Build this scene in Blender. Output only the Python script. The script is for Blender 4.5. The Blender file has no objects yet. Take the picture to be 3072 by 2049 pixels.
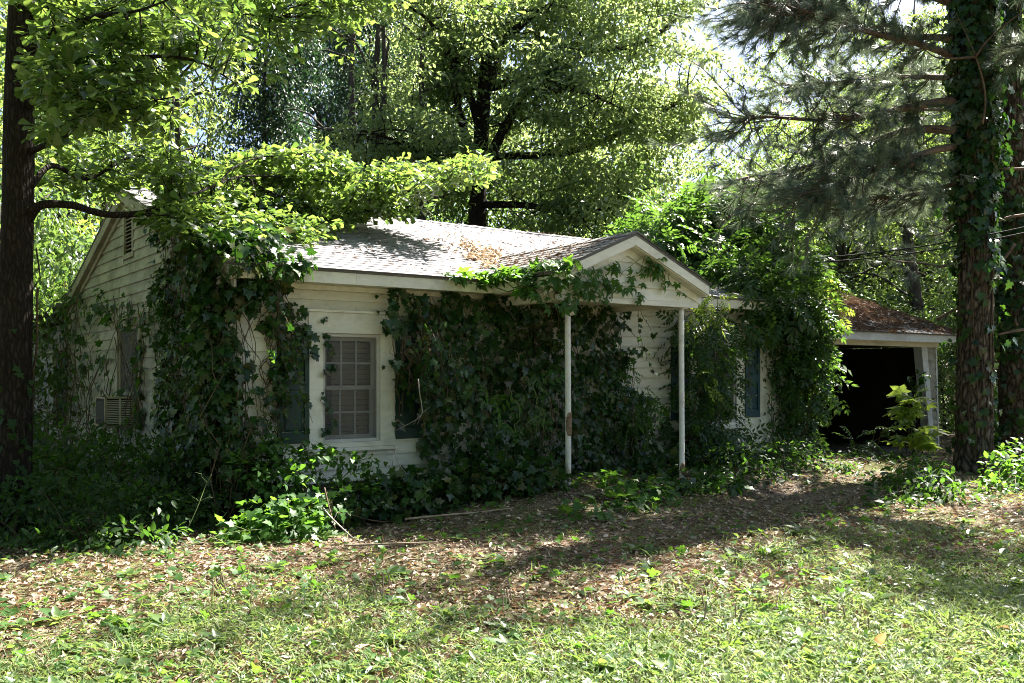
import bpy, math, random
import numpy as np
from mathutils import Vector, Matrix, noise

scene = bpy.context.scene
col = scene.collection
random.seed(7)
R = math.radians

# ------------------------------------------------------------------ camera
F, HZ, CAMH = 930.0, 375.0, 1.6
cam_d = bpy.data.cameras.new('camera')
cam_d.sensor_width = 36.0
cam_d.lens = F / 1024 * 36
cam_d.shift_y = (HZ - 341.5) / 1024
cam_d.clip_end = 2000
cam = bpy.data.objects.new('camera', cam_d)
cam.location = (0, 0, CAMH)
cam.rotation_euler = (R(90), 0, 0)
col.objects.link(cam)
scene.camera = cam

# ------------------------------------------------------------------ sky, sun, exposure
SUN_EL, SUN_AZ = 50.0, 46.0            # azimuth from +Y towards +X
world = bpy.data.worlds.new('World')
scene.world = world
world.use_nodes = True
wn = world.node_tree
sky = wn.nodes.new('ShaderNodeTexSky')
sky.sky_type = 'NISHITA'
sky.sun_disc = False
sky.sun_elevation = R(SUN_EL)
sky.sun_rotation = R(SUN_AZ)
sky.air_density = 0.6
sky.dust_density = 1.8
sky.ozone_density = 1.0
bg = wn.nodes['Background']
wn.links.new(sky.outputs[0], bg.inputs['Color'])
bg.inputs['Strength'].default_value = 0.05
sun_d = bpy.data.lights.new('sun', 'SUN')
sun_d.energy = 5.0
sun_d.angle = R(0.53)
sun_d.color = (1.0, 0.94, 0.84)
sun = bpy.data.objects.new('sun', sun_d)
SUNV = Vector((math.sin(R(SUN_AZ)) * math.cos(R(SUN_EL)), math.cos(R(SUN_AZ)) * math.cos(R(SUN_EL)), math.sin(R(SUN_EL))))
sun.rotation_euler = SUNV.to_track_quat('Z', 'Y').to_euler()
sun.location = (20, 20, 40)
col.objects.link(sun)
scene.view_settings.view_transform = 'Standard'
scene.view_settings.look = 'None'
scene.view_settings.gamma = 1.0
scene.view_settings.use_curve_mapping = False
scene.view_settings.exposure = 2.85
cy = scene.cycles
cy.max_bounces = 6
cy.diffuse_bounces = 2
cy.glossy_bounces = 2
cy.transmission_bounces = 4
cy.transparent_max_bounces = 8
cy.use_denoising = True
cy.denoising_prefilter = 'NONE'
cy.filter_width = 1.0
cy.caustics_reflective = False
cy.caustics_refractive = False

# ------------------------------------------------------------------ helpers
def unit(v):
    v = np.asarray(v, float)
    return v / np.maximum(np.linalg.norm(v, axis=-1, keepdims=True), 1e-9)

def at(dx, dy, z):
    """a point at distance z seen at (dx, dy) on a 2351-wide sheet"""
    px, py = dx / 2.2959, dy / 2.2959
    return np.array(((px - 512) / F * z, z, CAMH + (HZ - py) / F * z))

def ats(lst):
    return np.array([at(*p) for p in lst])

HA = math.atan2(0.5853, 0.8106)        # direction of the house front
D1 = np.array((math.cos(HA), math.sin(HA), 0.0))
D2 = np.array((-math.sin(HA), math.cos(HA), 0.0))
HC = np.array((-3.086, 10.0, 0.0))     # front left corner of the house
def hw(t, s, h):
    t, s, h = np.broadcast_arrays(np.asarray(t, float), np.asarray(s, float), np.asarray(h, float))
    return HC + t[..., None] * D1 + s[..., None] * D2 + h[..., None] * np.array((0, 0, 1.0))

EAVE_H, SLOPE = 2.78, 0.331
def roof_h(s):
    return EAVE_H + SLOPE * (s + 0.4)

def ray_local(dx, dy):
    """camera ray in house coordinates: origin, direction"""
    d = at(dx, dy, 1.0) - np.array((0, 0, CAMH))
    o = np.array((0, 0, CAMH)) - HC
    return np.array((o @ D1, o @ D2, o[2])), np.array((d @ D1, d @ D2, d[2]))

def on_plane(dx, dy, plane, off=0.0):
    o, d = ray_local(dx, dy)
    if plane == 'front':
        n, c = np.array((0, 1.0, 0)), off
    elif plane == 'gable':
        n, c = np.array((1.0, 0, 0)), off
    else:
        n, c = np.array((0, -SLOPE, 1.0)), EAVE_H + SLOPE * 0.4 + off
    k = (c - n @ o) / (n @ d)
    return o + k * d

def uv_poly(poly, plane, off=0.0):
    """outline -> coordinates on a plane of the house (front: t,h  gable: s,h  roof: t,s)"""
    q = np.array([on_plane(x, y, plane, off) for x, y in poly])
    return q[:, [0, 2]] if plane == 'front' else (q[:, [1, 2]] if plane == 'gable' else q[:, [0, 1]])

def inside(poly, p):
    x, y = p[:, 0], p[:, 1]
    r = np.zeros(len(p), bool)
    n = len(poly)
    for i in range(n):
        x0, y0 = poly[i]
        x1, y1 = poly[(i + 1) % n]
        c = ((y0 > y) != (y1 > y)) & (x < (x1 - x0) * (y - y0) / (y1 - y0 + 1e-12) + x0)
        r ^= c
    return r

def area(poly):
    x, y = poly[:, 0], poly[:, 1]
    return abs(np.dot(x, np.roll(y, 1)) - np.dot(y, np.roll(x, 1))) / 2

def sample_poly(poly, n, rng, ragged=0.0):
    lo, hi = poly.min(0), poly.max(0)
    out = np.zeros((0, 2))
    while len(out) < n:
        p = lo + (hi - lo) * rng.random((n * 2, 2))
        q = p + ragged * np.stack((np.sin(p[:, 1] * 9.1 + 1.3 * np.sin(p[:, 0] * 6)), np.sin(p[:, 0] * 8.3 + 2 * np.sin(p[:, 1] * 5))), 1)
        out = np.vstack((out, p[inside(poly, q)]))
    return out[:n]

def ground_h(x, y):
    x, y = np.asarray(x, float), np.asarray(y, float)
    t = (x - HC[0]) * D1[0] + (y - HC[1]) * D1[1]
    s = (x - HC[0]) * D2[0] + (y - HC[1]) * D2[1]
    st = lambda a, b, v: (lambda q: q * q * (3 - 2 * q))(np.clip((v - a) / (b - a), 0, 1))
    g = 0.24 * st(-3.4, -1.2, s) * st(0.6, 3.4, t) * (1 - 0.9 * st(9.8, 12.5, t))
    g = g + 0.025 * np.sin(x * 1.7 + 0.6 * y) * np.sin(y * 1.3 - 0.4 * x) + 0.012 * np.sin(x * 4.1) * np.sin(y * 3.7 + x)
    return g

# mesh making
def np_mesh(name, V, Fc, mat=None, smooth=False):
    V = np.ascontiguousarray(V, np.float32)
    Fc = np.ascontiguousarray(Fc, np.int32)
    me = bpy.data.meshes.new(name)
    m, k = Fc.shape
    me.vertices.add(len(V))
    me.vertices.foreach_set('co', V.ravel())
    me.loops.add(m * k)
    me.loops.foreach_set('vertex_index', Fc.ravel())
    me.polygons.add(m)
    me.polygons.foreach_set('loop_start', np.arange(0, m * k, k, dtype=np.int32))
    if smooth:
        me.polygons.foreach_set('use_smooth', np.ones(m, bool))
    me.update(calc_edges=True)
    if mat:
        me.materials.append(mat)
    return me

def tag(o, label=None, cat=None, group=None, kind=None):
    if label: o['label'] = label
    if cat: o['category'] = cat
    if group: o['group'] = group
    if kind: o['kind'] = kind
    return o

def link(name, me, parent=None, **kw):
    o = bpy.data.objects.new(name, me)
    col.objects.link(o)
    if parent is not None:
        o.parent = parent
    return tag(o, **kw)

def thing(name, label, cat, loc=(0, 0, 0), rotz=0, group=None):
    o = bpy.data.objects.new(name, None)
    o.empty_display_size = 0.2
    o.location = tuple(float(c) for c in loc)
    o.rotation_euler = (0, 0, rotz)
    col.objects.link(o)
    return tag(o, label, cat, group)

class MB:
    def __init__(self):
        self.v, self.f = [], []
    def hexa(self, p8):
        """8 corners: bottom ring 0-3, top ring 4-7"""
        b = len(self.v)
        self.v += [tuple(float(c) for c in p) for p in p8]
        self.f += [(b + 3, b + 2, b + 1, b), (b + 4, b + 5, b + 6, b + 7)] + [(b + i, b + (i + 1) % 4, b + 4 + (i + 1) % 4, b + 4 + i) for i in range(4)]
        return self
    def box(self, x0, x1, y0, y1, z0, z1, fn=None):
        c = [(x0, y0, z0), (x1, y0, z0), (x1, y1, z0), (x0, y1, z0), (x0, y0, z1), (x1, y0, z1), (x1, y1, z1), (x0, y1, z1)]
        return self.hexa([fn(*p) for p in c] if fn else c)
    def prism(self, poly, d):
        """closed polygon (3D points) pushed along d"""
        b, n = len(self.v), len(poly)
        self.v += [tuple(p) for p in poly] + [tuple(np.array(p) + np.array(d)) for p in poly]
        self.f += [tuple(range(b + n - 1, b - 1, -1)), tuple(range(b + n, b + 2 * n))]
        self.f += [(b + i, b + (i + 1) % n, b + n + (i + 1) % n, b + n + i) for i in range(n)]
        return self
    def tube(self, pts, rad, n=6, cap=True, bump=None):
        pts = np.asarray(pts, float)
        rad = np.broadcast_to(np.asarray(rad, float), (len(pts),))
        tg = np.gradient(pts, axis=0)
        tg = unit(tg)
        ref = np.array((0, 0, 1.0)) if abs(tg[0][2]) < 0.8 else np.array((1.0, 0, 0))
        b = len(self.v)
        a = np.arange(n) * 2 * math.pi / n
        for i, (p, t, r) in enumerate(zip(pts, tg, rad)):
            u = unit(ref - t * (ref @ t))
            w = np.cross(t, u)
            ref = u
            rr = r * np.ones(n)
            if bump is not None:
                rr = r * bump(i, a, p)
            self.v += [tuple(p + q * (math.cos(x) * u + math.sin(x) * w)) for q, x in zip(rr, a)]
        for i in range(len(pts) - 1):
            k = b + i * n
            self.f += [(k + j, k + (j + 1) % n, k + n + (j + 1) % n, k + n + j) for j in range(n)]
        if cap:
            self.f.append(tuple(range(b + n - 1, b - 1, -1)))
            k = b + (len(pts) - 1) * n
            self.f.append(tuple(range(k, k + n)))
        return self
    def mesh(self, name, mat=None, smooth=False):
        me = bpy.data.meshes.new(name)
        me.from_pydata(self.v, [], self.f)
        if smooth:
            me.polygons.foreach_set('use_smooth', np.ones(len(me.polygons), bool))
        me.update()
        if mat:
            me.materials.append(mat)
        return me
    def build(self, name, mat, parent=None, smooth=False, **kw):
        return link(name, self.mesh(name, mat, smooth), parent, **kw)

def smooth_line(pts, k=6):
    """Catmull-Rom through points"""
    p = np.asarray(pts, float)
    p = np.vstack((2 * p[0] - p[1], p, 2 * p[-1] - p[-2]))
    out = []
    for i in range(1, len(p) - 2):
        for u in np.arange(k) / k:
            a, b, c, d = p[i - 1], p[i], p[i + 1], p[i + 2]
            out.append(0.5 * (2 * b + (c - a) * u + (2 * a - 5 * b + 4 * c - d) * u * u + (3 * b - a - 3 * c + d) * u ** 3))
    out.append(p[-2])
    return np.array(out)

# ------------------------------------------------------------------ materials
def nodes_of(name):
    m = bpy.data.materials.new(name)
    m.use_nodes = True
    nt = m.node_tree
    return m, nt, nt.nodes, nt.links, nt.nodes['Principled BSDF']

def ramp(nd, stops):
    r = nd.new('ShaderNodeValToRGB')
    e = r.color_ramp.elements
    while len(e) < len(stops):
        e.new(0.5)
    for x, (p, c) in zip(e, stops):
        x.position = p
        x.color = (c[0], c[1], c[2], 1)
    return r

def pmat(name, stops, scale=8, rough=0.8, bump=0.0, stretch=(1, 1, 1), detail=6, bscale=None, spec=0.3, dist=0.0):
    m, nt, nd, lk, bs = nodes_of(name)
    tc = nd.new('ShaderNodeTexCoord')
    mp = nd.new('ShaderNodeMapping')
    mp.inputs['Scale'].default_value = stretch
    lk.new(tc.outputs['Object'], mp.inputs['Vector'])
    nz = nd.new('ShaderNodeTexNoise')
    nz.inputs['Scale'].default_value = scale
    nz.inputs['Detail'].default_value = detail
    nz.inputs['Roughness'].default_value = 0.65
    nz.inputs['Distortion'].default_value = dist
    lk.new(mp.outputs[0], nz.inputs['Vector'])
    r = ramp(nd, stops)
    lk.new(nz.outputs['Fac'], r.inputs['Fac'])
    lk.new(r.outputs['Color'], bs.inputs['Base Color'])
    bs.inputs['Roughness'].default_value = rough
    bs.inputs['Specular IOR Level'].default_value = spec
    if bump:
        nb = nd.new('ShaderNodeTexNoise')
        nb.inputs['Scale'].default_value = bscale or scale * 3
        nb.inputs['Detail'].default_value = 8
        lk.new(mp.outputs[0], nb.inputs['Vector'])
        bp = nd.new('ShaderNodeBump')
        bp.inputs['Strength'].default_value = bump
        bp.inputs['Distance'].default_value = 0.02
        lk.new(nb.outputs['Fac'], bp.inputs['Height'])
        lk.new(bp.outputs[0], bs.inputs['Normal'])
    return m

def leaf_mat(name, cols, trans, tfac=0.45, rough=0.45, spec=0.45):
    """leaf: reflecting upper side + light coming through; colour differs leaf by leaf"""
    m, nt, nd, lk, bs = nodes_of(name)
    ge = nd.new('ShaderNodeNewGeometry')
    oi = nd.new('ShaderNodeObjectInfo')
    ad = nd.new('ShaderNodeMath'); ad.operation = 'ADD'
    lk.new(ge.outputs['Random Per Island'], ad.inputs[0])
    lk.new(oi.outputs['Random'], ad.inputs[1])
    fr = nd.new('ShaderNodeMath'); fr.operation = 'FRACT'
    lk.new(ad.outputs[0], fr.inputs[0])
    n = len(cols)
    r1 = ramp(nd, [((i + 0.0) / max(n - 1, 1), c) for i, c in enumerate(cols)])
    r2 = ramp(nd, [((i + 0.0) / max(len(trans) - 1, 1), c) for i, c in enumerate(trans)])
    lk.new(fr.outputs[0], r1.inputs['Fac'])
    lk.new(fr.outputs[0], r2.inputs['Fac'])
    lk.new(r1.outputs['Color'], bs.inputs['Base Color'])
    bs.inputs['Roughness'].default_value = rough
    bs.inputs['Specular IOR Level'].default_value = spec
    tr = nd.new('ShaderNodeBsdfTranslucent')
    lk.new(r2.outputs['Color'], tr.inputs['Color'])
    mx = nd.new('ShaderNodeMixShader')
    mx.inputs['Fac'].default_value = tfac
    lk.new(bs.outputs[0], mx.inputs[1])
    lk.new(tr.outputs[0], mx.inputs[2])
    lk.new(mx.outputs[0], nd['Material Output'].inputs['Surface'])
    return m

def paint_mat(name, light, dark, stain, stain_lo, stain_hi, rough=0.6):
    """old white paint: board grain, large dirty patches, patches of algae"""
    m, nt, nd, lk, bs = nodes_of(name)
    tc = nd.new('ShaderNodeTexCoord')
    oi = nd.new('ShaderNodeObjectInfo')
    def noise_(scale, detail, stretch):
        mp = nd.new('ShaderNodeMapping')
        mp.inputs['Scale'].default_value = stretch
        lk.new(tc.outputs['Object'], mp.inputs['Vector'])
        nz = nd.new('ShaderNodeTexNoise')
        nz.inputs['Scale'].default_value = scale
        nz.inputs['Detail'].default_value = detail
        nz.inputs['Roughness'].default_value = 0.7
        lk.new(mp.outputs[0], nz.inputs['Vector'])
        return nz
    a = noise_(6, 8, (1, 1, 2.5))
    r1 = ramp(nd, [(0.3, dark), (0.68, light)])
    lk.new(a.outputs['Fac'], r1.inputs['Fac'])
    b = noise_(1.7, 9, (1, 1, 1.3))
    r2 = ramp(nd, [(stain_lo, (0, 0, 0)), (stain_hi, (1, 1, 1))])
    lk.new(b.outputs['Fac'], r2.inputs['Fac'])
    mx = nd.new('ShaderNodeMixRGB')
    mx.inputs['Color2'].default_value = (*stain, 1)
    lk.new(r2.outputs['Color'], mx.inputs['Fac'])
    lk.new(r1.outputs['Color'], mx.inputs['Color1'])
    # each board a touch different
    hs = nd.new('ShaderNodeHueSaturation')
    mr = nd.new('ShaderNodeMapRange')
    mr.inputs['To Min'].default_value = 0.88
    mr.inputs['To Max'].default_value = 1.06
    lk.new(oi.outputs['Random'], mr.inputs['Value'])
    lk.new(mr.outputs[0], hs.inputs['Value'])
    lk.new(mx.outputs[0], hs.inputs['Color'])
    lk.new(hs.outputs[0], bs.inputs['Base Color'])
    bs.inputs['Roughness'].default_value = rough
    c = noise_(40, 6, (1, 1, 6))
    bp = nd.new('ShaderNodeBump')
    bp.inputs['Strength'].default_value = 0.15
    bp.inputs['Distance'].default_value = 0.01
    lk.new(c.outputs['Fac'], bp.inputs['Height'])
    lk.new(bp.outputs[0], bs.inputs['Normal'])
    return m

M = {}
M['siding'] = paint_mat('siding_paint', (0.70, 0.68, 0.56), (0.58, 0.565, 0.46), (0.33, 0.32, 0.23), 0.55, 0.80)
M['shade_gable_siding'] = paint_mat('shade_gable_siding_paint', (0.36, 0.35, 0.30), (0.25, 0.245, 0.20), (0.13, 0.135, 0.09), 0.44, 0.66)  # white paint darkened: the gable's shade is put into the colour, beside algae stains
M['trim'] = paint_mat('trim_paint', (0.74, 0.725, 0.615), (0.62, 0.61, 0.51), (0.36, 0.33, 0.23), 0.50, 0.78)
M['shade_gable_trim'] = paint_mat('shade_gable_trim_paint', (0.37, 0.355, 0.30), (0.26, 0.245, 0.20), (0.13, 0.12, 0.08), 0.46, 0.68)  # trim colour darkened likewise, standing in for shade on the gable side
M['garage_trim'] = paint_mat('garage_trim_paint', (0.62, 0.64, 0.66), (0.48, 0.50, 0.52), (0.34, 0.34, 0.32), 0.50, 0.72)
M['post'] = paint_mat('post_paint', (0.72, 0.72, 0.68), (0.58, 0.57, 0.52), (0.23, 0.16, 0.10), 0.54, 0.70)
M['shutter'] = pmat('green_shutter_paint', [(0.3, (0.008, 0.028, 0.019)), (0.7, (0.014, 0.042, 0.029))], 5, 0.5, 0.1)
M['blue_shutter'] = pmat('blue_shutter_paint', [(0.3, (0.020, 0.050, 0.060)), (0.7, (0.034, 0.075, 0.088))], 5, 0.55, 0.1)
M['shingle'] = None
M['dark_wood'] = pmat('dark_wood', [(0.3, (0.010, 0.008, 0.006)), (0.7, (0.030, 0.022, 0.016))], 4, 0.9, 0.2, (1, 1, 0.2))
M['backing'] = pmat('wall_sheathing', [(0.3, (0.06, 0.05, 0.04)), (0.7, (0.12, 0.10, 0.08))], 6, 0.9)
M['ac'] = paint_mat('enamel_case', (0.42, 0.38, 0.29), (0.27, 0.24, 0.18), (0.16, 0.12, 0.08), 0.45, 0.65)
M['grille'] = paint_mat('grille_paint', (0.66, 0.64, 0.56), (0.52, 0.50, 0.42), (0.22, 0.19, 0.14), 0.54, 0.72)
M['coil'] = pmat('dark_coil', [(0.3, (0.012, 0.012, 0.011)), (0.7, (0.03, 0.03, 0.027))], 30, 0.7, 0.3)
M['blind'] = pmat('blind', [(0.3, (0.40, 0.35, 0.27)), (0.7, (0.52, 0.46, 0.37))], 5, 0.6)
M['sash'] = paint_mat('sash_paint', (0.54, 0.53, 0.50), (0.42, 0.41, 0.38), (0.30, 0.28, 0.24), 0.55, 0.8)
M['concrete'] = pmat('concrete', [(0.3, (0.10, 0.095, 0.085)), (0.7, (0.20, 0.19, 0.17))], 6, 0.9, 0.3)
M['rust'] = pmat('flaking_rust', [(0.35, (0.10, 0.055, 0.03)), (0.65, (0.30, 0.22, 0.15))], 30, 0.9, 0.6)
M['rubber'] = pmat('black_cable', [(0.3, (0.008, 0.008, 0.009)), (0.7, (0.016, 0.016, 0.017))], 20, 0.5)
M['stick'] = pmat('dry_wood', [(0.3, (0.16, 0.12, 0.085)), (0.7, (0.33, 0.27, 0.20))], 14, 0.85, 0.3)
M['stem'] = pmat('vine_stem', [(0.3, (0.045, 0.030, 0.020)), (0.7, (0.12, 0.085, 0.05))], 14, 0.85, 0.3)
M['green_stem'] = pmat('green_stem', [(0.3, (0.05, 0.09, 0.02)), (0.7, (0.11, 0.14, 0.04))], 14, 0.7)
M['grey_stick'] = pmat('bleached_wood', [(0.3, (0.20, 0.175, 0.15)), (0.7, (0.33, 0.30, 0.26))], 14, 0.85, 0.3)
M['straw'] = leaf_mat('pine_straw', [(0.18, 0.125, 0.09), (0.29, 0.215, 0.16), (0.12, 0.085, 0.065), (0.39, 0.30, 0.225)], [(0.2, 0.1, 0.05)] * 2, 0.1, 0.8, 0.15)
M['sun_paled_leaf'] = leaf_mat('sun_paled_leaf', [(0.46, 0.35, 0.26), (0.58, 0.47, 0.37), (0.34, 0.24, 0.17), (0.52, 0.42, 0.33), (0.26, 0.17, 0.11)], [(0.45, 0.32, 0.2)] * 2, 0.2, 0.65, 0.25)  # dry leaf colour paled to stand in for strong sun on the pile
M['litter'] = leaf_mat('dry_leaf', [(0.25, 0.19, 0.14), (0.40, 0.325, 0.255), (0.14, 0.105, 0.08), (0.50, 0.43, 0.35), (0.28, 0.205, 0.145), (0.44, 0.375, 0.30)], [(0.4, 0.25, 0.12), (0.35, 0.2, 0.1)], 0.2, 0.65, 0.25)
M['bark_oak'] = pmat('oak_bark', [(0.32, (0.016, 0.012, 0.009)), (0.55, (0.040, 0.031, 0.024)), (0.72, (0.075, 0.061, 0.049))], 13, 0.9, 1.0, (3, 3, 0.45), 10, 30)
M['bark_pine'] = pmat('pine_bark', [(0.30, (0.020, 0.016, 0.013)), (0.50, (0.070, 0.055, 0.043)), (0.72, (0.150, 0.122, 0.100))], 7, 0.92, 1.0, (3.2, 3.2, 0.7), 9, 20)
M['bark_far'] = pmat('far_bark', [(0.32, (0.020, 0.017, 0.015)), (0.7, (0.070, 0.058, 0.048))], 5, 0.9, 0.4, (3, 3, 0.4))
M['branch_pine'] = pmat('pine_branch_bark', [(0.32, (0.045, 0.030, 0.022)), (0.7, (0.17, 0.12, 0.088))], 12, 0.9, 0.4)
def bark_mat(name, crack, mid, top, sc_, zs, dist_):
    m, nt, nd, lk, bs = nodes_of(name)
    tc = nd.new('ShaderNodeTexCoord')
    nz = nd.new('ShaderNodeTexNoise')
    nz.inputs['Scale'].default_value = 5
    nz.inputs['Detail'].default_value = 6
    lk.new(tc.outputs['Object'], nz.inputs['Vector'])
    mxv = nd.new('ShaderNodeMixRGB')
    mxv.inputs['Fac'].default_value = dist_
    lk.new(tc.outputs['Object'], mxv.inputs['Color1'])
    lk.new(nz.outputs['Color'], mxv.inputs['Color2'])
    mp = nd.new('ShaderNodeMapping')
    mp.inputs['Scale'].default_value = (1, 1, zs)
    lk.new(mxv.outputs[0], mp.inputs['Vector'])
    vo = nd.new('ShaderNodeTexVoronoi')
    vo.feature = 'DISTANCE_TO_EDGE'
    vo.inputs['Scale'].default_value = sc_
    lk.new(mp.outputs[0], vo.inputs['Vector'])
    n2 = nd.new('ShaderNodeTexNoise')
    n2.inputs['Scale'].default_value = 38
    n2.inputs['Detail'].default_value = 8
    lk.new(mp.outputs[0], n2.inputs['Vector'])
    ml = nd.new('ShaderNodeMath'); ml.operation = 'MULTIPLY_ADD'
    ml.inputs[1].default_value = 2.2
    lk.new(vo.outputs['Distance'], ml.inputs[0])
    m3 = nd.new('ShaderNodeMath'); m3.operation = 'MULTIPLY_ADD'
    m3.inputs[1].default_value = 0.7
    m3.inputs[2].default_value = -0.25
    lk.new(n2.outputs['Fac'], m3.inputs[0])
    lk.new(m3.outputs[0], ml.inputs[2])
    r = ramp(nd, [(0.05, crack), (0.35, mid), (0.85, top)])
    lk.new(ml.outputs[0], r.inputs['Fac'])
    lk.new(r.outputs['Color'], bs.inputs['Base Color'])
    bs.inputs['Roughness'].default_value = 0.92
    bs.inputs['Specular IOR Level'].default_value = 0.15
    bp = nd.new('ShaderNodeBump')
    bp.inputs['Strength'].default_value = 0.9
    bp.inputs['Distance'].default_value = 0.03
    lk.new(ml.outputs[0], bp.inputs['Height'])
    lk.new(bp.outputs[0], bs.inputs['Normal'])
    return m
M['bark_pine'] = bark_mat('pine_bark', (0.014, 0.011, 0.009), (0.070, 0.054, 0.042), (0.17, 0.138, 0.112), 13, 0.36, 0.10)
M['bark_oak'] = bark_mat('oak_bark', (0.011, 0.009, 0.007), (0.020, 0.016, 0.0125), (0.038, 0.031, 0.025), 30, 0.22, 0.07)
# foliage
M['ivy'] = leaf_mat('ivy_leaf', [(0.007, 0.026, 0.006), (0.013, 0.042, 0.009), (0.024, 0.066, 0.012), (0.009, 0.032, 0.009), (0.045, 0.095, 0.018), (0.012, 0.036, 0.010), (0.018, 0.050, 0.012), (0.07, 0.065, 0.02)], [(0.05, 0.16, 0.015), (0.10, 0.24, 0.02)], 0.20, 0.30, 0.32)
M['creeper'] = leaf_mat('creeper_leaf', [(0.028, 0.075, 0.016), (0.045, 0.11, 0.022), (0.02, 0.055, 0.016)], [(0.14, 0.34, 0.03), (0.22, 0.42, 0.04)], 0.38, 0.5, 0.24)
M['wisteria'] = leaf_mat('wisteria_leaf', [(0.014, 0.042, 0.012), (0.028, 0.070, 0.017), (0.020, 0.055, 0.016)], [(0.12, 0.28, 0.03), (0.20, 0.36, 0.045)], 0.32, 0.38, 0.4)
M['oak'] = leaf_mat('oak_leaf', [(0.026, 0.064, 0.014), (0.045, 0.090, 0.018), (0.020, 0.050, 0.014)], [(0.20, 0.34, 0.05), (0.33, 0.46, 0.08), (0.13, 0.25, 0.04)], 0.38, 0.30, 0.6)
M['pecan'] = leaf_mat('pecan_leaf', [(0.045, 0.085, 0.030), (0.070, 0.118, 0.042), (0.034, 0.066, 0.026)], [(0.34, 0.46, 0.13), (0.46, 0.56, 0.19), (0.24, 0.36, 0.10)], 0.46, 0.32, 0.6)
M['wood_leaf'] = leaf_mat('wood_leaf', [(0.030, 0.066, 0.020), (0.050, 0.094, 0.028), (0.024, 0.054, 0.018)], [(0.24, 0.38, 0.07), (0.36, 0.48, 0.10)], 0.42, 0.36, 0.5)
M['under_leaf'] = leaf_mat('under_leaf', [(0.020, 0.050, 0.016), (0.036, 0.074, 0.022), (0.016, 0.042, 0.016)], [(0.15, 0.28, 0.05), (0.24, 0.37, 0.07)], 0.34, 0.36, 0.5)
M['sapling'] = leaf_mat('sunlit_sapling_leaf', [(0.11, 0.17, 0.03), (0.13, 0.19, 0.035)], [(0.42, 0.60, 0.08), (0.48, 0.64, 0.10)], 0.55, 0.45, 0.4)  # leaf colour raised in place of sunlight that misses the sapling
M['bright_leaf'] = leaf_mat('young_leaf', [(0.060, 0.115, 0.020), (0.085, 0.135, 0.028), (0.05, 0.095, 0.018)], [(0.38, 0.56, 0.06), (0.48, 0.62, 0.08)], 0.48, 0.45, 0.4)
M['evergreen'] = leaf_mat('evergreen_leaf', [(0.012, 0.034, 0.018), (0.022, 0.050, 0.024), (0.016, 0.04, 0.02)], [(0.04, 0.10, 0.03), (0.06, 0.14, 0.04)], 0.22, 0.42, 0.45)
M['shrub'] = leaf_mat('shrub_leaf', [(0.009, 0.027, 0.008), (0.017, 0.044, 0.011), (0.013, 0.035, 0.011)], [(0.10, 0.25, 0.03), (0.16, 0.32, 0.03)], 0.30, 0.5, 0.22)
M['needle'] = leaf_mat('pine_needle', [(0.055, 0.100, 0.058), (0.085, 0.135, 0.085), (0.065, 0.110, 0.068), (0.11, 0.145, 0.095)], [(0.18, 0.23, 0.14), (0.22, 0.27, 0.16)], 0.30, 0.38, 0.6)
M['grass'] = leaf_mat('grass_blade', [(0.052, 0.100, 0.032), (0.085, 0.135, 0.046), (0.20, 0.195, 0.11), (0.040, 0.080, 0.030), (0.065, 0.110, 0.038)], [(0.24, 0.36, 0.09), (0.34, 0.44, 0.13)], 0.36, 0.5, 0.3)
M['weed'] = leaf_mat('weed_leaf', [(0.035, 0.085, 0.028), (0.065, 0.120, 0.038), (0.10, 0.145, 0.045), (0.03, 0.07, 0.028)], [(0.22, 0.36, 0.06), (0.30, 0.42, 0.08)], 0.34, 0.32, 0.6)

def shingle_mat(name, c0, c1, c2):
    m, nt, nd, lk, bs = nodes_of(name)
    tc = nd.new('ShaderNodeTexCoord')
    ge = nd.new('ShaderNodeNewGeometry')
    oi = nd.new('ShaderNodeObjectInfo')
    nz = nd.new('ShaderNodeTexNoise')
    nz.inputs['Scale'].default_value = 2.2
    nz.inputs['Detail'].default_value = 9
    nz.inputs['Roughness'].default_value = 0.7
    lk.new(tc.outputs['Object'], nz.inputs['Vector'])
    ad = nd.new('ShaderNodeMath'); ad.operation = 'ADD'
    lk.new(ge.outputs['Random Per Island'], ad.inputs[0])
    lk.new(oi.outputs['Random'], ad.inputs[1])
    fr = nd.new('ShaderNodeMath'); fr.operation = 'FRACT'
    lk.new(ad.outputs[0], fr.inputs[0])
    mr = nd.new('ShaderNodeMapRange')
    mr.inputs['To Min'].default_value = -0.05
    mr.inputs['To Max'].default_value = 0.05
    lk.new(fr.outputs[0], mr.inputs['Value'])
    a2 = nd.new('ShaderNodeMath'); a2.operation = 'ADD'
    lk.new(nz.outputs['Fac'], a2.inputs[0])
    lk.new(mr.outputs[0], a2.inputs[1])
    r = ramp(nd, [(0.28, c0), (0.52, c1), (0.74, c2)])
    lk.new(a2.outputs[0], r.inputs['Fac'])
    lk.new(r.outputs['Color'], bs.inputs['Base Color'])
    bs.inputs['Roughness'].default_value = 0.85
    gr = nd.new('ShaderNodeTexNoise')
    gr.inputs['Scale'].default_value = 160
    lk.new(tc.outputs['Object'], gr.inputs['Vector'])
    bp = nd.new('ShaderNodeBump')
    bp.inputs['Strength'].default_value = 0.35
    bp.inputs['Distance'].default_value = 0.004
    lk.new(gr.outputs['Fac'], bp.inputs['Height'])
    lk.new(bp.outputs[0], bs.inputs['Normal'])
    return m
M['shingle'] = shingle_mat('grey_shingle', (0.13, 0.127, 0.138), (0.205, 0.20, 0.215), (0.29, 0.285, 0.30))
M['porch_shingle'] = shingle_mat('dark_shingle', (0.08, 0.075, 0.075), (0.13, 0.125, 0.125), (0.19, 0.18, 0.175))

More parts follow.
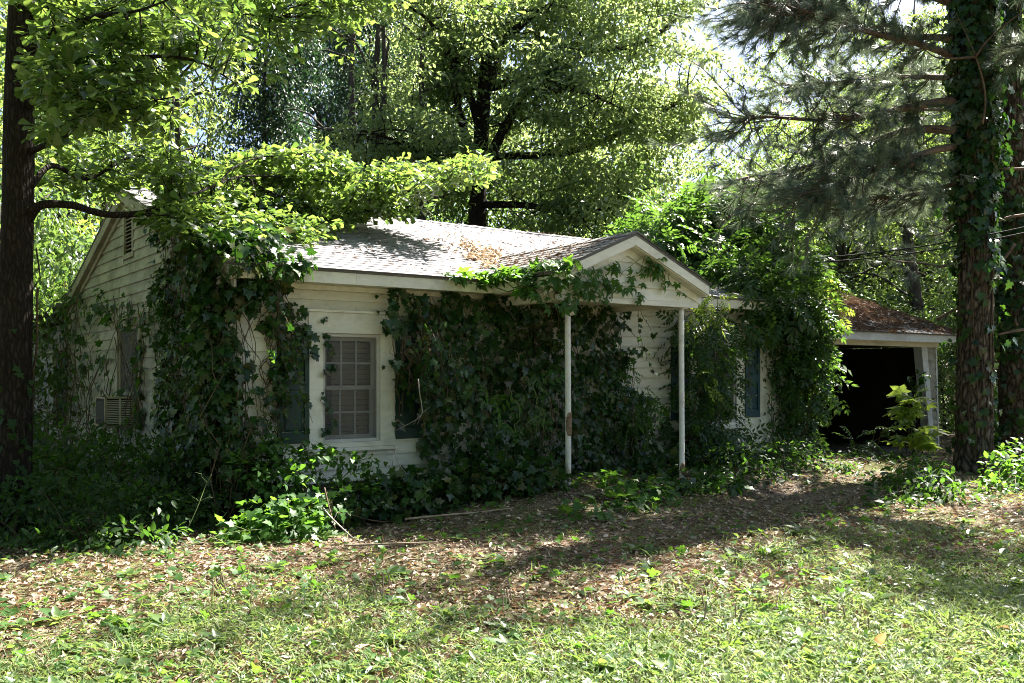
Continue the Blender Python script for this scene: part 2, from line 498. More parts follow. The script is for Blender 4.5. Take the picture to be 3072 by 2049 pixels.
def see_through(name, color, fac, gloss=False):
    m, nt, nd, lk, bs = nodes_of(name)
    tr = nd.new('ShaderNodeBsdfTransparent')
    mx = nd.new('ShaderNodeMixShader')
    bs.inputs['Base Color'].default_value = (*color, 1)
    bs.inputs['Roughness'].default_value = 0.06 if gloss else 0.7
    if gloss:
        fr = nd.new('ShaderNodeFresnel')
        fr.inputs['IOR'].default_value = 1.5
        ad = nd.new('ShaderNodeMath'); ad.operation = 'ADD'
        ad.inputs[1].default_value = fac
        lk.new(fr.outputs[0], ad.inputs[0])
        lk.new(ad.outputs[0], mx.inputs['Fac'])
    else:
        mx.inputs['Fac'].default_value = fac
    lk.new(tr.outputs[0], mx.inputs[1])
    lk.new(bs.outputs[0], mx.inputs[2])
    lk.new(mx.outputs[0], nd['Material Output'].inputs['Surface'])
    return m
M['glass'] = see_through('window_glass', (0.05, 0.05, 0.05), 0.06, True)
M['screen'] = see_through('insect_screen', (0.15, 0.14, 0.125), 0.26)
M['dark_screen'] = see_through('dirty_insect_screen', (0.07, 0.07, 0.065), 0.62)

def ground_mat():
    m, nt, nd, lk, bs = nodes_of('forest_ground')
    tc = nd.new('ShaderNodeTexCoord')
    def nz(scale, detail=9):
        n = nd.new('ShaderNodeTexNoise')
        n.inputs['Scale'].default_value = scale
        n.inputs['Detail'].default_value = detail
        n.inputs['Roughness'].default_value = 0.72
        lk.new(tc.outputs['Object'], n.inputs['Vector'])
        return n
    a, b, c = nz(9), nz(0.5, 5), nz(70)
    r1 = ramp(nd, [(0.3, (0.042, 0.033, 0.026)), (0.5, (0.13, 0.10, 0.077)), (0.7, (0.25, 0.20, 0.16))])
    lk.new(a.outputs['Fac'], r1.inputs['Fac'])
    r2 = ramp(nd, [(0.3, (0.05, 0.065, 0.02)), (0.7, (0.12, 0.12, 0.045))])
    lk.new(a.outputs['Fac'], r2.inputs['Fac'])
    rf = ramp(nd, [(0.42, (0, 0, 0)), (0.62, (1, 1, 1))])
    lk.new(b.outputs['Fac'], rf.inputs['Fac'])
    mx = nd.new('ShaderNodeMixRGB')
    lk.new(rf.outputs['Color'], mx.inputs['Fac'])
    lk.new(r1.outputs['Color'], mx.inputs['Color1'])
    lk.new(r2.outputs['Color'], mx.inputs['Color2'])
    lk.new(mx.outputs[0], bs.inputs['Base Color'])
    bs.inputs['Roughness'].default_value = 0.95
    bs.inputs['Specular IOR Level'].default_value = 0.1
    bp = nd.new('ShaderNodeBump')
    bp.inputs['Strength'].default_value = 0.8
    bp.inputs['Distance'].default_value = 0.03
    lk.new(c.outputs['Fac'], bp.inputs['Height'])
    lk.new(bp.outputs[0], bs.inputs['Normal'])
    return m
M['ground'] = ground_mat()
# ------------------------------------------------------------------ leaf shapes (tip along +Y, upper side +Z)
def fan(right, fold=0.15, bend=0.15, cy_=0.4):
    out = [(0, 0)] + list(right) + [(0, 1)] + [(-x, y) for x, y in right[::-1]]
    z = lambda x, y: fold * abs(x) - bend * y * y
    V = [(0, cy_, z(0, cy_))] + [(x, y, z(x, y)) for x, y in out]
    n = len(out)
    Fc = [(0, 1 + (i + 1) % n, 1 + i) for i in range(n)]
    return np.array(V, float), np.array(Fc)[:, ::-1]
IVY = fan([(0.26, -0.16), (0.52, 0.10), (0.30, 0.24), (0.50, 0.50), (0.22, 0.58)], 0.12, 0.22, 0.3)
OVAL = fan([(0.20, 0.22), (0.26, 0.48), (0.15, 0.78)], 0.22, 0.22, 0.45)
HEART = fan([(0.26, -0.12), (0.42, 0.14), (0.30, 0.55)], 0.18, 0.2, 0.3)
SPOON = fan([(0.07, 0.25), (0.19, 0.62), (0.27, 0.86), (0.14, 0.99)], 0.18, 0.18, 0.6)
BLADE2 = (np.array([(0, 0, 0), (0.24, 0.45, 0.06), (0, 1, -0.12), (-0.24, 0.45, 0.06)], float), np.array([(0, 1, 2), (0, 2, 3)]))
def lance(w):
    return (np.array([(0, 0, 0), (w, 0.45, 0.05), (0, 1, -0.10), (-w, 0.45, 0.05)], float), np.array([(0, 1, 2), (0, 2, 3)]))
def compose(parts):
    V, Fc, b = [], [], 0
    for v, f in parts:
        V.append(v); Fc.append(f + b); b += len(v)
    return np.vstack(V), np.vstack(Fc)
def placed(u, p, ang, s, droop=0.0, lift=0.0):
    v, f = u
    v = v * s
    c, q = math.cos(droop), math.sin(droop)
    v = np.stack((v[:, 0], v[:, 1] * c + v[:, 2] * q, -v[:, 1] * q + v[:, 2] * c), 1)
    c, q = math.cos(ang), math.sin(ang)
    v = np.stack((v[:, 0] * c + v[:, 1] * q, -v[:, 0] * q + v[:, 1] * c, v[:, 2] + lift), 1) + np.array(p)
    return v, f
def pinnate(pairs, ll, w, bend=0.3):
    L = lance(w)
    parts = [(np.array([(-0.008, 0, 0), (0.008, 0, 0), (0, 0.95, -bend * 0.9)], float), np.array([(0, 1, 2)]))]
    for i in range(pairs):
        y = 0.16 + 0.72 * i / max(pairs - 1, 1)
        s = ll * (0.8 + 0.35 * math.sin(math.pi * (i + 0.6) / pairs))
        for sg in (-1, 1):
            parts.append(placed(L, (0, y, -bend * y * y), sg * R(62 - 14 * i / pairs), s, 0.25))
    parts.append(placed(L, (0, 0.93, -bend * 0.86), 0, ll, 0.5))
    return compose(parts)
PINNATE = pinnate(4, 0.40, 0.22)
PINNATE_FINE = pinnate(3, 0.46, 0.25)
PALM5 = compose([placed(lance(0.22), (0, 0, 0), R(a), s, 0.35) for a, s in ((0, 1.0), (52, 0.9), (-52, 0.9), (105, 0.65), (-105, 0.65))])
WEED3 = compose([placed(fan([(0.2, 0.25), (0.26, 0.55), (0.12, 0.85)], 0.2, 0.25, 0.45), (0, 0, 0), R(a), s, d) for a, s, d in ((0, 1, -0.3), (75, 0.85, -0.1), (-80, 0.9, -0.15), (160, 0.8, -0.2), (-150, 0.7, -0.35))])
def tuft_unit(n, rng, spread=1.0):
    V, Fc = [], []
    for i in range(n):
        a, b = rng.uniform(0, 2 * math.pi), rng.uniform(0.15, spread)
        d = np.array((math.sin(b) * math.cos(a), math.cos(b), math.sin(b) * math.sin(a)))
        p0 = np.array((0, rng.uniform(-0.25, 0.35), 0))
        w = unit(np.cross(d, (0.3, 0.2, 1.0))) * 0.016
        e = p0 + d * rng.uniform(0.8, 1.1) + np.array((0, 0, -0.12))
        V += [p0 - w, p0 + w, e]
        Fc.append((3 * i, 3 * i + 1, 3 * i + 2))
    return np.array(V), np.array(Fc)
NEEDLES = tuft_unit(42, np.random.default_rng(3))

def frames(D, N):
    Y = unit(D)
    Z = N - Y * (N * Y).sum(1, keepdims=True)
    Z = unit(Z)
    X = np.cross(Y, Z)
    return X, Y, Z

def leaf_mesh(name, u, mat, P, D, N, S):
    V0, F0 = u
    X, Y, Z = frames(D, N)
    S = np.broadcast_to(S, (len(P),))[:, None, None]
    V = P[:, None, :] + S * (V0[None, :, 0:1] * X[:, None] + V0[None, :, 1:2] * Y[:, None] + V0[None, :, 2:3] * Z[:, None])
    k = len(V0)
    Fc = F0[None] + (np.arange(len(P)) * k)[:, None, None]
    return np_mesh(name, V.reshape(-1, 3), Fc.reshape(-1, F0.shape[1]), mat)

def leaves(root, u, mat, P, D, N, S, nparts=0, rank=None, part='leaf', mass='leaves'):
    """nparts leaves as objects of their own, the rest one mass; all children of root"""
    base = np.array(root.location)
    P = P - base
    S = np.broadcast_to(np.asarray(S, float), (len(P),)).copy()
    n = len(P)
    nparts = min(nparts, n)
    order = np.argsort(-(rank if rank is not None else np.zeros(n)), kind='stable')
    one, rest = order[:nparts], order[nparts:]
    if nparts:
        me = np_mesh(part, u[0], u[1], mat)
        X, Y, Z = frames(D[one], N[one])
        for i, k in enumerate(one):
            o = bpy.data.objects.new(part, me)
            o.parent = root
            s = S[k]
            o.matrix_basis = Matrix(((X[i][0] * s, Y[i][0] * s, Z[i][0] * s, P[k][0]), (X[i][1] * s, Y[i][1] * s, Z[i][1] * s, P[k][1]), (X[i][2] * s, Y[i][2] * s, Z[i][2] * s, P[k][2]), (0, 0, 0, 1)))
            col.objects.link(o)
    if len(rest):
        link(mass, leaf_mesh(mass, u, mat, P[rest], D[rest], N[rest], S[rest]), root, kind='stuff')

# ------------------------------------------------------------------ ground
def make_ground():
    xs = np.unique(np.concatenate((np.linspace(-14, 16, 150), np.linspace(-60, 60, 41), np.linspace(-400, 400, 17))))
    ys = np.unique(np.concatenate((np.linspace(1, 25, 130), np.linspace(-60, 80, 41), np.linspace(-400, 500, 17))))
    X, Y = np.meshgrid(xs, ys)
    V = np.stack((X, Y, ground_h(X, Y)), -1).reshape(-1, 3)
    n, m = len(ys), len(xs)
    i, j = np.meshgrid(np.arange(n - 1), np.arange(m - 1), indexing='ij')
    a = (i * m + j).ravel()
    link('ground', np_mesh('ground', V, np.stack((a, a + 1, a + m + 1, a + m), 1), M['ground'], True), kind='structure')
make_ground()

# ------------------------------------------------------------------ house
house = thing('house', 'small abandoned white clapboard house with grey shingle roof, overgrown with ivy', 'house', HC, HA)
rng = np.random.default_rng(11)
RIDGE_S, BACK_S, LEN = 4.1, 8.2, 9.9
RIDGE_H = roof_h(RIDGE_S)
EXPO = 0.150

def minus(rng0, holes):
    out = [rng0]
    for a, b in holes:
        nxt = []
        for x0, x1 in out:
            if b <= x0 or a >= x1:
                nxt.append((x0, x1))
            else:
                if a > x0 + 0.03: nxt.append((x0, a))
                if b < x1 - 0.03: nxt.append((b, x1))
        out = nxt
    return out

FR = lambda u, w, h: (u, -w, h)        # front wall: along t, w = outwards
GA = lambda u, w, h: (-w, u, h)        # gable wall: along s, w = outwards
def clapboards(parent, fn, extent, h0, h1, holes, mat, off=0.0, name='clapboard', longest=3.7):
    """lapped boards; extent(h) -> (u0, u1), holes (u0,u1,h0,h1)"""
    h = h0
    k = 0
    while h < h1 - 0.02:
        ht = min(h + EXPO, h1)
        lo, hi = extent(h), extent(ht + 0.01)
        over = [q for q in holes if q[2] < ht - 0.002 and q[3] > h + 0.002]
        def put(c0, c1, hb, hm):
            f0, f1 = (hb - h) / EXPO, (hm - h) / EXPO
            bl, br = max(c0, lo[0] + (hi[0] - lo[0]) * f0), min(c1, lo[1] + (hi[1] - lo[1]) * f0)
            tl, tr = max(c0, lo[0] + (hi[0] - lo[0]) * f1), min(c1, lo[1] + (hi[1] - lo[1]) * f1)
            if br - bl < 0.02 or hm - hb < 0.012:
                return
            if tr - tl < 0.005:
                m_ = (bl + br) / 2
                tl, tr = m_ - 0.004, m_ + 0.004
            j = rng.normal(0, 0.0015, 3)
            ba, to = 0.031 - 0.024 * f0 + off + j[0], 0.006 + off
            sag = rng.normal(0, 0.0022, 2) if hb == h else (0, 0)
            hu = hm + 0.012 if hm == ht else hm
            p = [(bl, 0.002 + off, hb + sag[0]), (br, 0.002 + off, hb + sag[1]), (br, ba, hb + sag[1]), (bl, ba + j[1], hb + sag[0]),
                 (tl, 0.001 + off, hu), (tr, 0.001 + off, hu), (tr, to, hu), (tl, to, hu)]
            MB().hexa([fn(*q) for q in p]).build(name, mat, parent)
        for q in over:
            if q[2] > h + 0.012:
                put(q[0], q[1], h, q[2])
            if q[3] < ht - 0.012:
                put(q[0], q[1], q[3], ht)
        for a, b in minus((min(lo[0], hi[0]), max(lo[1], hi[1])), [(q[0], q[1]) for q in over]):
            cuts = [a]
            x = a + longest * (0.35 + 0.5 * rng.random())
            while x < b - 0.5:
                cuts.append(x)
                x += longest * (0.8 + 0.2 * rng.random())
            cuts.append(b)
            for c0, c1 in zip(cuts[:-1], cuts[1:]):
                put(c0 + (0.002 if c0 > a else 0), c1 - (0.002 if c1 < b else 0), h, ht)
        h = ht
        k += 1

def wall_boxes(fn, u0, u1, h0, h1, holes, th):
    """solid wall round its openings"""
    mb = MB()
    us = sorted({u0, u1, *[q[0] for q in holes], *[q[1] for q in holes]})
    for a, b in zip(us[:-1], us[1:]):
        hs = [(h0, h1)]
        for q in holes:
            if q[0] < b - 1e-6 and q[1] > a + 1e-6:
                hs = minus(hs[0], [(q[2], q[3])]) if len(hs) == 1 else hs
        for c, d in hs:
            mb.box(a, b, -th, 0, c, d, lambda x, y, z: fn(x, y, z))
    return mb

def window(parent, fn, u0, u1, h0, h1, sashmat, trimmat, screenmat, trim=(0.17, 0.19), header=0.24, cols=3, sill=True, blind=True, split=None, sag=0.0):
    w = MB()
    dep = -0.075
    f = 0.035
    for a, b, c, d in ((u0, u0 + f, h0, h1), (u1 - f, u1, h0, h1), (u0 + f, u1 - f, h0, h0 + f), (u0 + f, u1 - f, h1 - f, h1)):
        w.box(a, b, -0.12, 0.004, c, d, fn)
    win = w.build('window', sashmat, parent)
    mid = split or (h0 + h1) / 2
    a0, a1 = u0 + f, u1 - f
    def rail(x0, x1, z0, z1, y, nm):
        MB().box(x0, x1, y - 0.018, y + 0.012, z0, z1, fn).build(nm, sashmat, win)
    for (z0, z1, y) in ((h0 + f, mid + 0.02, dep - 0.03), (mid - 0.02, h1 - f, dep)):
        rail(a0, a0 + 0.045, z0, z1, y, 'sash_stile'); rail(a1 - 0.045, a1, z0, z1, y, 'sash_stile')
        rail(a0 + 0.045, a1 - 0.045, z0, z0 + 0.045, y, 'sash_rail'); rail(a0 + 0.045, a1 - 0.045, z1 - 0.045, z1, y, 'sash_rail')
        x0, x1, y0, y1 = a0 + 0.045, a1 - 0.045, z0 + 0.045, z1 - 0.045
        cw, rh = (x1 - x0) / cols, (y1 - y0) / 2
        for i in range(1, cols):
            MB().box(x0 + i * cw - 0.011, x0 + i * cw + 0.011, y - 0.012, y + 0.010, y0, y1, fn).build('muntin', sashmat, win)
        for i in range(cols):
            MB().box(x0 + i * cw + 0.011 * (i > 0), x0 + (i + 1) * cw - 0.011 * (i < cols - 1), y - 0.012, y + 0.0095, y0 + rh - 0.011, y0 + rh + 0.011, fn).build('muntin', sashmat, win)
            for j in range(2):
                MB().box(x0 + i * cw, x0 + (i + 1) * cw, y - 0.004, y + 0.001, y0 + j * rh, y0 + (j + 1) * rh, fn).build('pane', M['glass'], win)
    if blind:
        n = int((h1 - h0 - 0.1) / 0.062)
        for i in range(n):
            z = h0 + 0.05 + i * 0.062
            bx0 = a0 + 0.17
            t_ = rng.normal(0, 0.003, 4)
            MB().hexa([fn(bx0, -0.20 + 0.002, z + t_[0]), fn(a1 + 0.02, -0.20 + 0.002, z + t_[1]), fn(a1 + 0.02, -0.205, z + t_[1]), fn(bx0, -0.205, z + t_[0]),
                       fn(bx0, -0.185, z + 0.055 + t_[2]), fn(a1 + 0.02, -0.185, z + 0.055 + t_[3]), fn(a1 + 0.02, -0.189, z + 0.055 + t_[3]), fn(bx0, -0.189, z + 0.055 + t_[2])]).build('blind_slat', M['blind'], win)
    MB().box(u0 + f, u1 - f, -0.020, -0.016, h0 + f, h1 - f, fn).build('screen', screenmat, win)
    tl, tr = trim
    MB().box(u0 - tl, u0, -0.01, 0.034, h0 - 0.06, h1, fn).build('casing', trimmat, win)
    MB().box(u1, u1 + tr, -0.01, 0.034, h0 - 0.06, h1, fn).build('casing', trimmat, win)
    if header:
        MB().box(u0 - tl - 0.01, u1 + tr + 0.01, -0.01, 0.040, h1 + 0.003, h1 + header, fn).build('header_board', trimmat, win)
        MB().box(u0 - tl - 0.03, u1 + tr + 0.03, -0.01, 0.062, h1 + header + 0.002, h1 + header + 0.028, fn).build('drip_cap', trimmat, win)
    if sill:
        MB().box(u0 - tl - 0.03, u1 + tr + 0.03, -0.01, 0.080, h0 - 0.10, h0 - 0.062, fn).build('sill', trimmat, win)
        MB().box(u0, u1, -0.01, 0.036, h0 - 0.06, h0 - 0.002, fn).build('sill_apron', trimmat, win)
    return win

def shutter(parent, fn, u0, u1, h0, h1, mat):
    mb = MB()
    w = 0.055
    for a, b, c, d in ((u0, u0 + w, h0, h1), (u1 - w, u1, h0, h1)):
        mb.box(a, b, 0.024, 0.052, c, d, fn)
    mid = h0 + (h1 - h0) * 0.5
    for c, d in ((h0, h0 + 0.11), (mid - 0.05, mid + 0.05), (h1 - 0.09, h1)):
        mb.box(u0 + w, u1 - w, 0.024, 0.050, c, d, fn)
    sh = mb.build('shutter', mat, parent)
    for c, d in ((h0 + 0.11, mid - 0.05), (mid + 0.05, h1 - 0.09)):
        e = 0.022
        x0, x1 = u0 + w, u1 - w
        MB().hexa([fn(x0, 0.026, c), fn(x1, 0.026, c), fn(x1, 0.030, c), fn(x0, 0.030, c), fn(x0, 0.026, d), fn(x1, 0.026, d), fn(x1, 0.030, d), fn(x0, 0.030, d)]).build('panel_back', mat, sh)
        p = [(x0 + e, 0.030, c + e), (x1 - e, 0.030, c + e), (x1 - e, 0.030, d - e), (x0 + e, 0.030, d - e)]
        q = [(x0 + 2 * e, 0.043, c + 2 * e), (x1 - 2 * e, 0.043, c + 2 * e), (x1 - 2 * e, 0.043, d - 2 * e), (x0 + 2 * e, 0.043, d - 2 * e)]
        MB().hexa([fn(*a) for a in p] + [fn(*a) for a in q]).build('raised_panel', mat, sh)
    return sh

# front wall
W1 = (1.122, 1.853, 0.82, 2.08)
W2 = (7.27, 8.18, 0.86, 2.10)
front_holes = [W1, W2]
fw = wall_boxes(FR, 0.0, LEN, 0.30, 2.64, front_holes, 0.13).build('front_wall', M['backing'], house)
MB().box(0.0, LEN, 0.02, 0.18, -0.2, 0.298).build('foundation', M['concrete'], house)
big = [(W1[0] - 0.17, W1[1] + 0.19, W1[2] - 0.10, W1[3] + 0.265), (W2[0] - 0.17, W2[1] + 0.19, W2[2] - 0.10, W2[3] + 0.265)]
clapboards(fw, FR, lambda h: (0.07, LEN - 0.07), 0.36, 2.615, big, M['siding'])
MB().box(-0.022, 0.068, -0.030, 0.0, 0.33, 2.60).build('corner_board', M['trim'], house)
MB().box(LEN - 0.068, LEN + 0.022, -0.030, 0.0, 0.33, 2.60).build('corner_board', M['trim'], house)
window(house, FR, *W1, M['sash'], M['trim'], M['screen'])
window(house, FR, *W2, M['sash'], M['trim'], M['dark_screen'], blind=False)
shutter(house, FR, 0.572, 0.945, 0.83, 2.13, M['shutter'])
shutter(house, FR, 2.058, 2.43, 0.83, 2.13, M['shutter'])
shutter(house, FR, 6.72, 7.09, 0.92, 2.18, M['blue_shutter'])
shutter(house, FR, 8.38, 8.73, 0.92, 2.18, M['blue_shutter'])

# gable wall and the lower rear wing behind it
GW = (3.52, 4.66, 0.88, 2.29)
VT = (3.83, 4.27, 3.33, 3.92)
gable_top = lambda s: min(roof_h(s), roof_h(2 * RIDGE_S - s))
gm = wall_boxes(GA, 0.0, BACK_S, 0.30, 2.64, [GW], 0.13)
for a, b in ((0.0, VT[0]), (VT[1], BACK_S)):
    z = [(x, 2.64) for x in (a, b)]
    pts = [(a, 2.64), (b, 2.64), (b, gable_top(b) - 0.04), (a, gable_top(a) - 0.04)]
    gm.prism([GA(u, 0, h) for u, h in pts], (0.13, 0, 0))
gm.prism([GA(u, 0, h) for u, h in ((VT[0], 2.64), (VT[1], 2.64), (VT[1], VT[2]), (VT[0], VT[2]))], (0.13, 0, 0))
gm.prism([GA(u, 0, h) for u, h in ((VT[0], VT[3]), (VT[1], VT[3]), (VT[1], gable_top(VT[1]) - 0.04), (RIDGE_S, RIDGE_H - 0.04), (VT[0], gable_top(VT[0]) - 0.04))], (0.13, 0, 0))
gw = gm.build('gable_wall', M['backing'], house)
MB().box(0.02, 0.18, 0.18, 12.6, -0.2, 0.298).build('foundation', M['concrete'], house)
def gext(h):
    if h <= 2.66:
        return (0.02, BACK_S - 0.06)
    s0 = (h + 0.12 - EAVE_H) / SLOPE - 0.4
    return (max(0.02, s0), min(BACK_S - 0.06, 2 * RIDGE_S - s0))
clapboards(gw, GA, gext, 0.34, RIDGE_H - 0.2, [(GW[0] - 0.14, GW[1] + 0.14, GW[2] - 0.12, GW[3] + 0.12), (VT[0] - 0.07, VT[1] + 0.07, VT[2] - 0.07, VT[3] + 0.07)], M['shade_gable_siding'])
gwin = window(house, GA, *GW, M['shade_gable_trim'], M['shade_gable_trim'], M['dark_screen'], trim=(0.13, 0.13), header=0.11, cols=2, blind=False, split=1.36)
MB().box(GW[0] + 0.036, GW[1] - 0.036, -0.03, 0.006, 1.305, 1.365, GA).build('ledge', M['shade_gable_trim'], gwin)
# louvred vent
vent = MB()
for a, b, c, d in ((VT[0] - 0.06, VT[0], VT[2] - 0.06, VT[3] + 0.06), (VT[1], VT[1] + 0.06, VT[2] - 0.06, VT[3] + 0.06), (VT[0], VT[1], VT[2] - 0.06, VT[2]), (VT[0], VT[1], VT[3], VT[3] + 0.06)):
    vent.box(a, b, -0.1, 0.032, c, d, GA)
vent = vent.build('gable_vent', M['shade_gable_trim'], house)
MB().box(VT[0], VT[1], -0.128, -0.118, VT[2], VT[3], GA).build('vent_back', M['dark_wood'], vent)
nl = 11
for i in range(nl):
    z = VT[2] + 0.01 + i * (VT[3] - VT[2]) / nl
    MB().hexa([GA(VT[0], -0.075, z + 0.036), GA(VT[1], -0.075, z + 0.036), GA(VT[1], 0.012, z), GA(VT[0], 0.012, z),
               GA(VT[0], -0.075, z + 0.046), GA(VT[1], -0.075, z + 0.046), GA(VT[1], 0.012, z + 0.010), GA(VT[0], 0.012, z + 0.010)]).build('louvre', M['shade_gable_trim'], vent)
# rear wing
WW = (8.55, 9.75, 0.62, 2.10)
ww = wall_boxes(GA, BACK_S + 0.002, 12.6, 0.30, 2.55, [WW], 0.13).build('wing_wall', M['backing'], house)
clapboards(ww, GA, lambda h: (BACK_S + 0.06, 12.55), 0.34, 2.52, [(WW[0] - 0.12, WW[1] + 0.12, WW[2] - 0.1, WW[3] + 0.12)], M['shade_gable_siding'])
window(house, GA, *WW, M['shade_gable_trim'], M['shade_gable_trim'], M['dark_screen'], trim=(0.11, 0.11), header=0.10, cols=2, blind=False)
MB().box(BACK_S - 0.055, BACK_S + 0.055, 0.001, 0.036, 0.33, 2.62, GA).build('corner_board', M['shade_gable_trim'], house)
MB().box(12.5, 12.62, -0.1, 0.036, 0.33, 2.54, GA).build('corner_board', M['shade_gable_trim'], house)
MB().hexa([(-0.3, BACK_S, 2.80), (LEN, BACK_S, 2.80), (LEN, 13.0, 2.56), (-0.3, 13.0, 2.56), (-0.3, BACK_S, 2.88), (LEN, BACK_S, 2.88), (LEN, 13.0, 2.64), (-0.3, 13.0, 2.64)]).build('wing_roof', M['porch_shingle'], house)
# other closing walls
bk = MB().box(0.14, LEN, 12.45, 12.58, 0.2, 2.55).box(LEN - 0.13, LEN, 0.14, 12.44, 0.2, 2.6)
bk.prism([(LEN, 0, 2.6), (LEN, RIDGE_S, RIDGE_H - 0.04), (LEN, BACK_S, 2.6)], (-0.13, 0, 0))
bk.build('back_wall', M['backing'], house)
MB().box(0.13, LEN - 0.14, 0.14, 12.4, 0.28, 0.33).build('floor', M['dark_wood'], house)
MB().box(0.135, LEN - 0.135, 0.135, 12.44, 2.56, 2.58).build('ceiling', M['backing'], house)

# main roof
T0, T1 = -0.13, LEN + 0.36
TH = 0.03
def slab(pts, th):
    return MB().prism([(p[0], p[1], p[2] - th) for p in pts], (0, 0, th))
roof = slab([(T0, -0.42, roof_h(-0.42)), (T1, -0.42, roof_h(-0.42)), (T1, RIDGE_S, RIDGE_H), (T0, RIDGE_S, RIDGE_H)], TH).build('roof', M['porch_shingle'], house)
slab([(T0, RIDGE_S, RIDGE_H), (T1, RIDGE_S, RIDGE_H), (T1, 2 * RIDGE_S + 0.42, roof_h(-0.42)), (T0, 2 * RIDGE_S + 0.42, roof_h(-0.42))], TH).build('rear_roof', M['porch_shingle'], house)
CS = 1 / math.sqrt(1 + SLOPE ** 2)
PR, PE0, PE1, PS = 4.5, 3.20, 5.80, -1.62         # porch: ridge, eaves, front edge
PH = 3.33
porch_top = lambda t: PH - abs(t - PR) * (PH - EAVE_H) / (PR - PE0)

def strip_mesh(w, e, k, rg):
    """one strip of k tabs: x along, y up the slope, z off the deck"""
    mb = MB()
    for i in range(k):
        a, b = i * w / k + 0.0012, (i + 1) * w / k - 0.0012
        l = rg.uniform(0, 0.003)
        mb.hexa([(a, -l, 0.004), (b, -l, 0.004), (b, e + 0.02, 0.0005), (a, e + 0.02, 0.0005), (a, -l, 0.012 + l * 0.5), (b, -l, 0.012 + l * 0.5), (b, e + 0.02, 0.005), (a, e + 0.02, 0.005)])
    return mb
def lay_shingles(parent, org, ux, uy, un, ranges, e, mat, limit, w=0.92):
    """ranges: list per course of (x0,x1); the nearest strips are objects, the rest one mass"""
    rg = np.random.default_rng(5)
    kinds = [strip_mesh(w, e, 3, rg).mesh('shingle', mat) for _ in range(8)]
    rest = MB()
    n = 0
    for r_, (x0, x1) in enumerate(ranges):
        x = x0 - (w / 3) * (r_ % 3) * 0.5
        while x < x1 - 0.02:
            a, b = max(x, x0), min(x + w, x1)
            if b - a > 0.04:
                p = org + ux * a + uy * (r_ * e) + un * 0.001
                jig = rg.normal(0, 0.004)
                if n < limit:
                    full = b - a > w - 0.01
                    me = kinds[rg.integers(8)] if full else strip_mesh(b - a, e, max(1, round((b - a) / w * 3)), rg).mesh('shingle', mat)
                    o = bpy.data.objects.new('shingle', me)
                    o.parent = parent
                    yy = uy + ux * jig * 0.5
                    o.matrix_basis = Matrix(((ux[0], yy[0], un[0], p[0]), (ux[1], yy[1], un[1], p[1]), (ux[2], yy[2], un[2], p[2]), (0, 0, 0, 1)))
                    col.objects.link(o)
                    n += 1
                else:
                    mb = strip_mesh(b - a, e, max(1, round((b - a) / w * 3)), rg)
                    k = len(rest.v)
                    rest.v += [tuple(p + ux * v[0] + uy * v[1] + un * v[2]) for v in mb.v]
                    rest.f += [tuple(i + k for i in f) for f in mb.f]
            x += w
    if rest.f:
        rest.build('shingles', mat, parent, kind='stuff')
SE = 0.142
rows = int((RIDGE_S + 0.42) / CS / SE)
def main_range(r_):
    s = -0.43 + r_ * SE * CS
    return (T0 - 0.01, T1 + 0.01)
uy = np.array((0, CS, SLOPE * CS)); un = np.array((0, -SLOPE * CS, CS))
lay_shingles(roof, np.array((0, -0.445, roof_h(-0.445))), np.array((1.0, 0, 0)), uy, un, [main_range(i) for i in range(rows)], SE, M['shingle'], 300)
x = T0
while x < T1 - 0.05:
    e_ = min(0.30, T1 - x)
    l = 0.018 + rng.uniform(0, 0.006)
    mb = MB()
    for sg in (-1, 1):
        mb.hexa([(x, RIDGE_S, RIDGE_H + 0.004), (x + e_ * 1.05, RIDGE_S, RIDGE_H + 0.001), (x + e_ * 1.05, RIDGE_S + sg * 0.15, RIDGE_H - 0.15 * SLOPE + 0.004), (x, RIDGE_S + sg * 0.15, RIDGE_H - 0.15 * SLOPE + 0.008),
                 (x, RIDGE_S, RIDGE_H + l + 0.012), (x + e_ * 1.05, RIDGE_S, RIDGE_H + l), (x + e_ * 1.05, RIDGE_S + sg * 0.15, RIDGE_H - 0.15 * SLOPE + l), (x, RIDGE_S + sg * 0.15, RIDGE_H - 0.15 * SLOPE + l + 0.006)])
    mb.build('ridge_cap', M['shingle'], roof)
    x += e_
# fascia boards, soffit, rakes
def fascia(a, b, nm='fascia_board'):
    MB().box(a, b, -0.405, -0.38, EAVE_H - 0.165, EAVE_H - 0.038).build(nm, M['trim'], house)
cuts = [(T0 + 0.03, 1.35), (1.353, 2.62), (2.623, PE0 + 0.03), (PE1 - 0.03, 7.2), (7.203, 8.8), (8.803, T1 - 0.03)]
for a, b in cuts:
    fascia(a, b)
MB().box(T0 + 0.03, T1 - 0.03, -0.379, -0.024, 2.622, 2.640).build('soffit', M['trim'], house)
MB().box(T0 + 0.03, T1 - 0.03, -0.10, -0.022, 2.565, 2.620).build('frieze_board', M['trim'], house)
for sg in (1, -1):
    def rk(t0, t1, d0, d1, nm):
        s0, s1 = (-0.42, RIDGE_S) if sg > 0 else (2 * RIDGE_S + 0.42, RIDGE_S)
        h0, h1 = roof_h(-0.42) - TH - 0.002, RIDGE_H - TH - 0.002
        MB().hexa([(t0, s0, h0 - d1), (t1, s0, h0 - d1), (t1, s1, h1 - d1), (t0, s1, h1 - d1), (t0, s0, h0 - d0), (t1, s0, h0 - d0), (t1, s1, h1 - d0), (t0, s1, h1 - d0)]).build(nm, M['shade_gable_trim'], house)
    rk(T0 + 0.01, T0 + 0.035, 0, 0.15, 'rake_board')
    rk(T0 + 0.035, -0.052, 0.13, 0.145, 'rake_soffit')
    rk(-0.05, -0.023, 0.147, 0.23, 'rake_frieze')

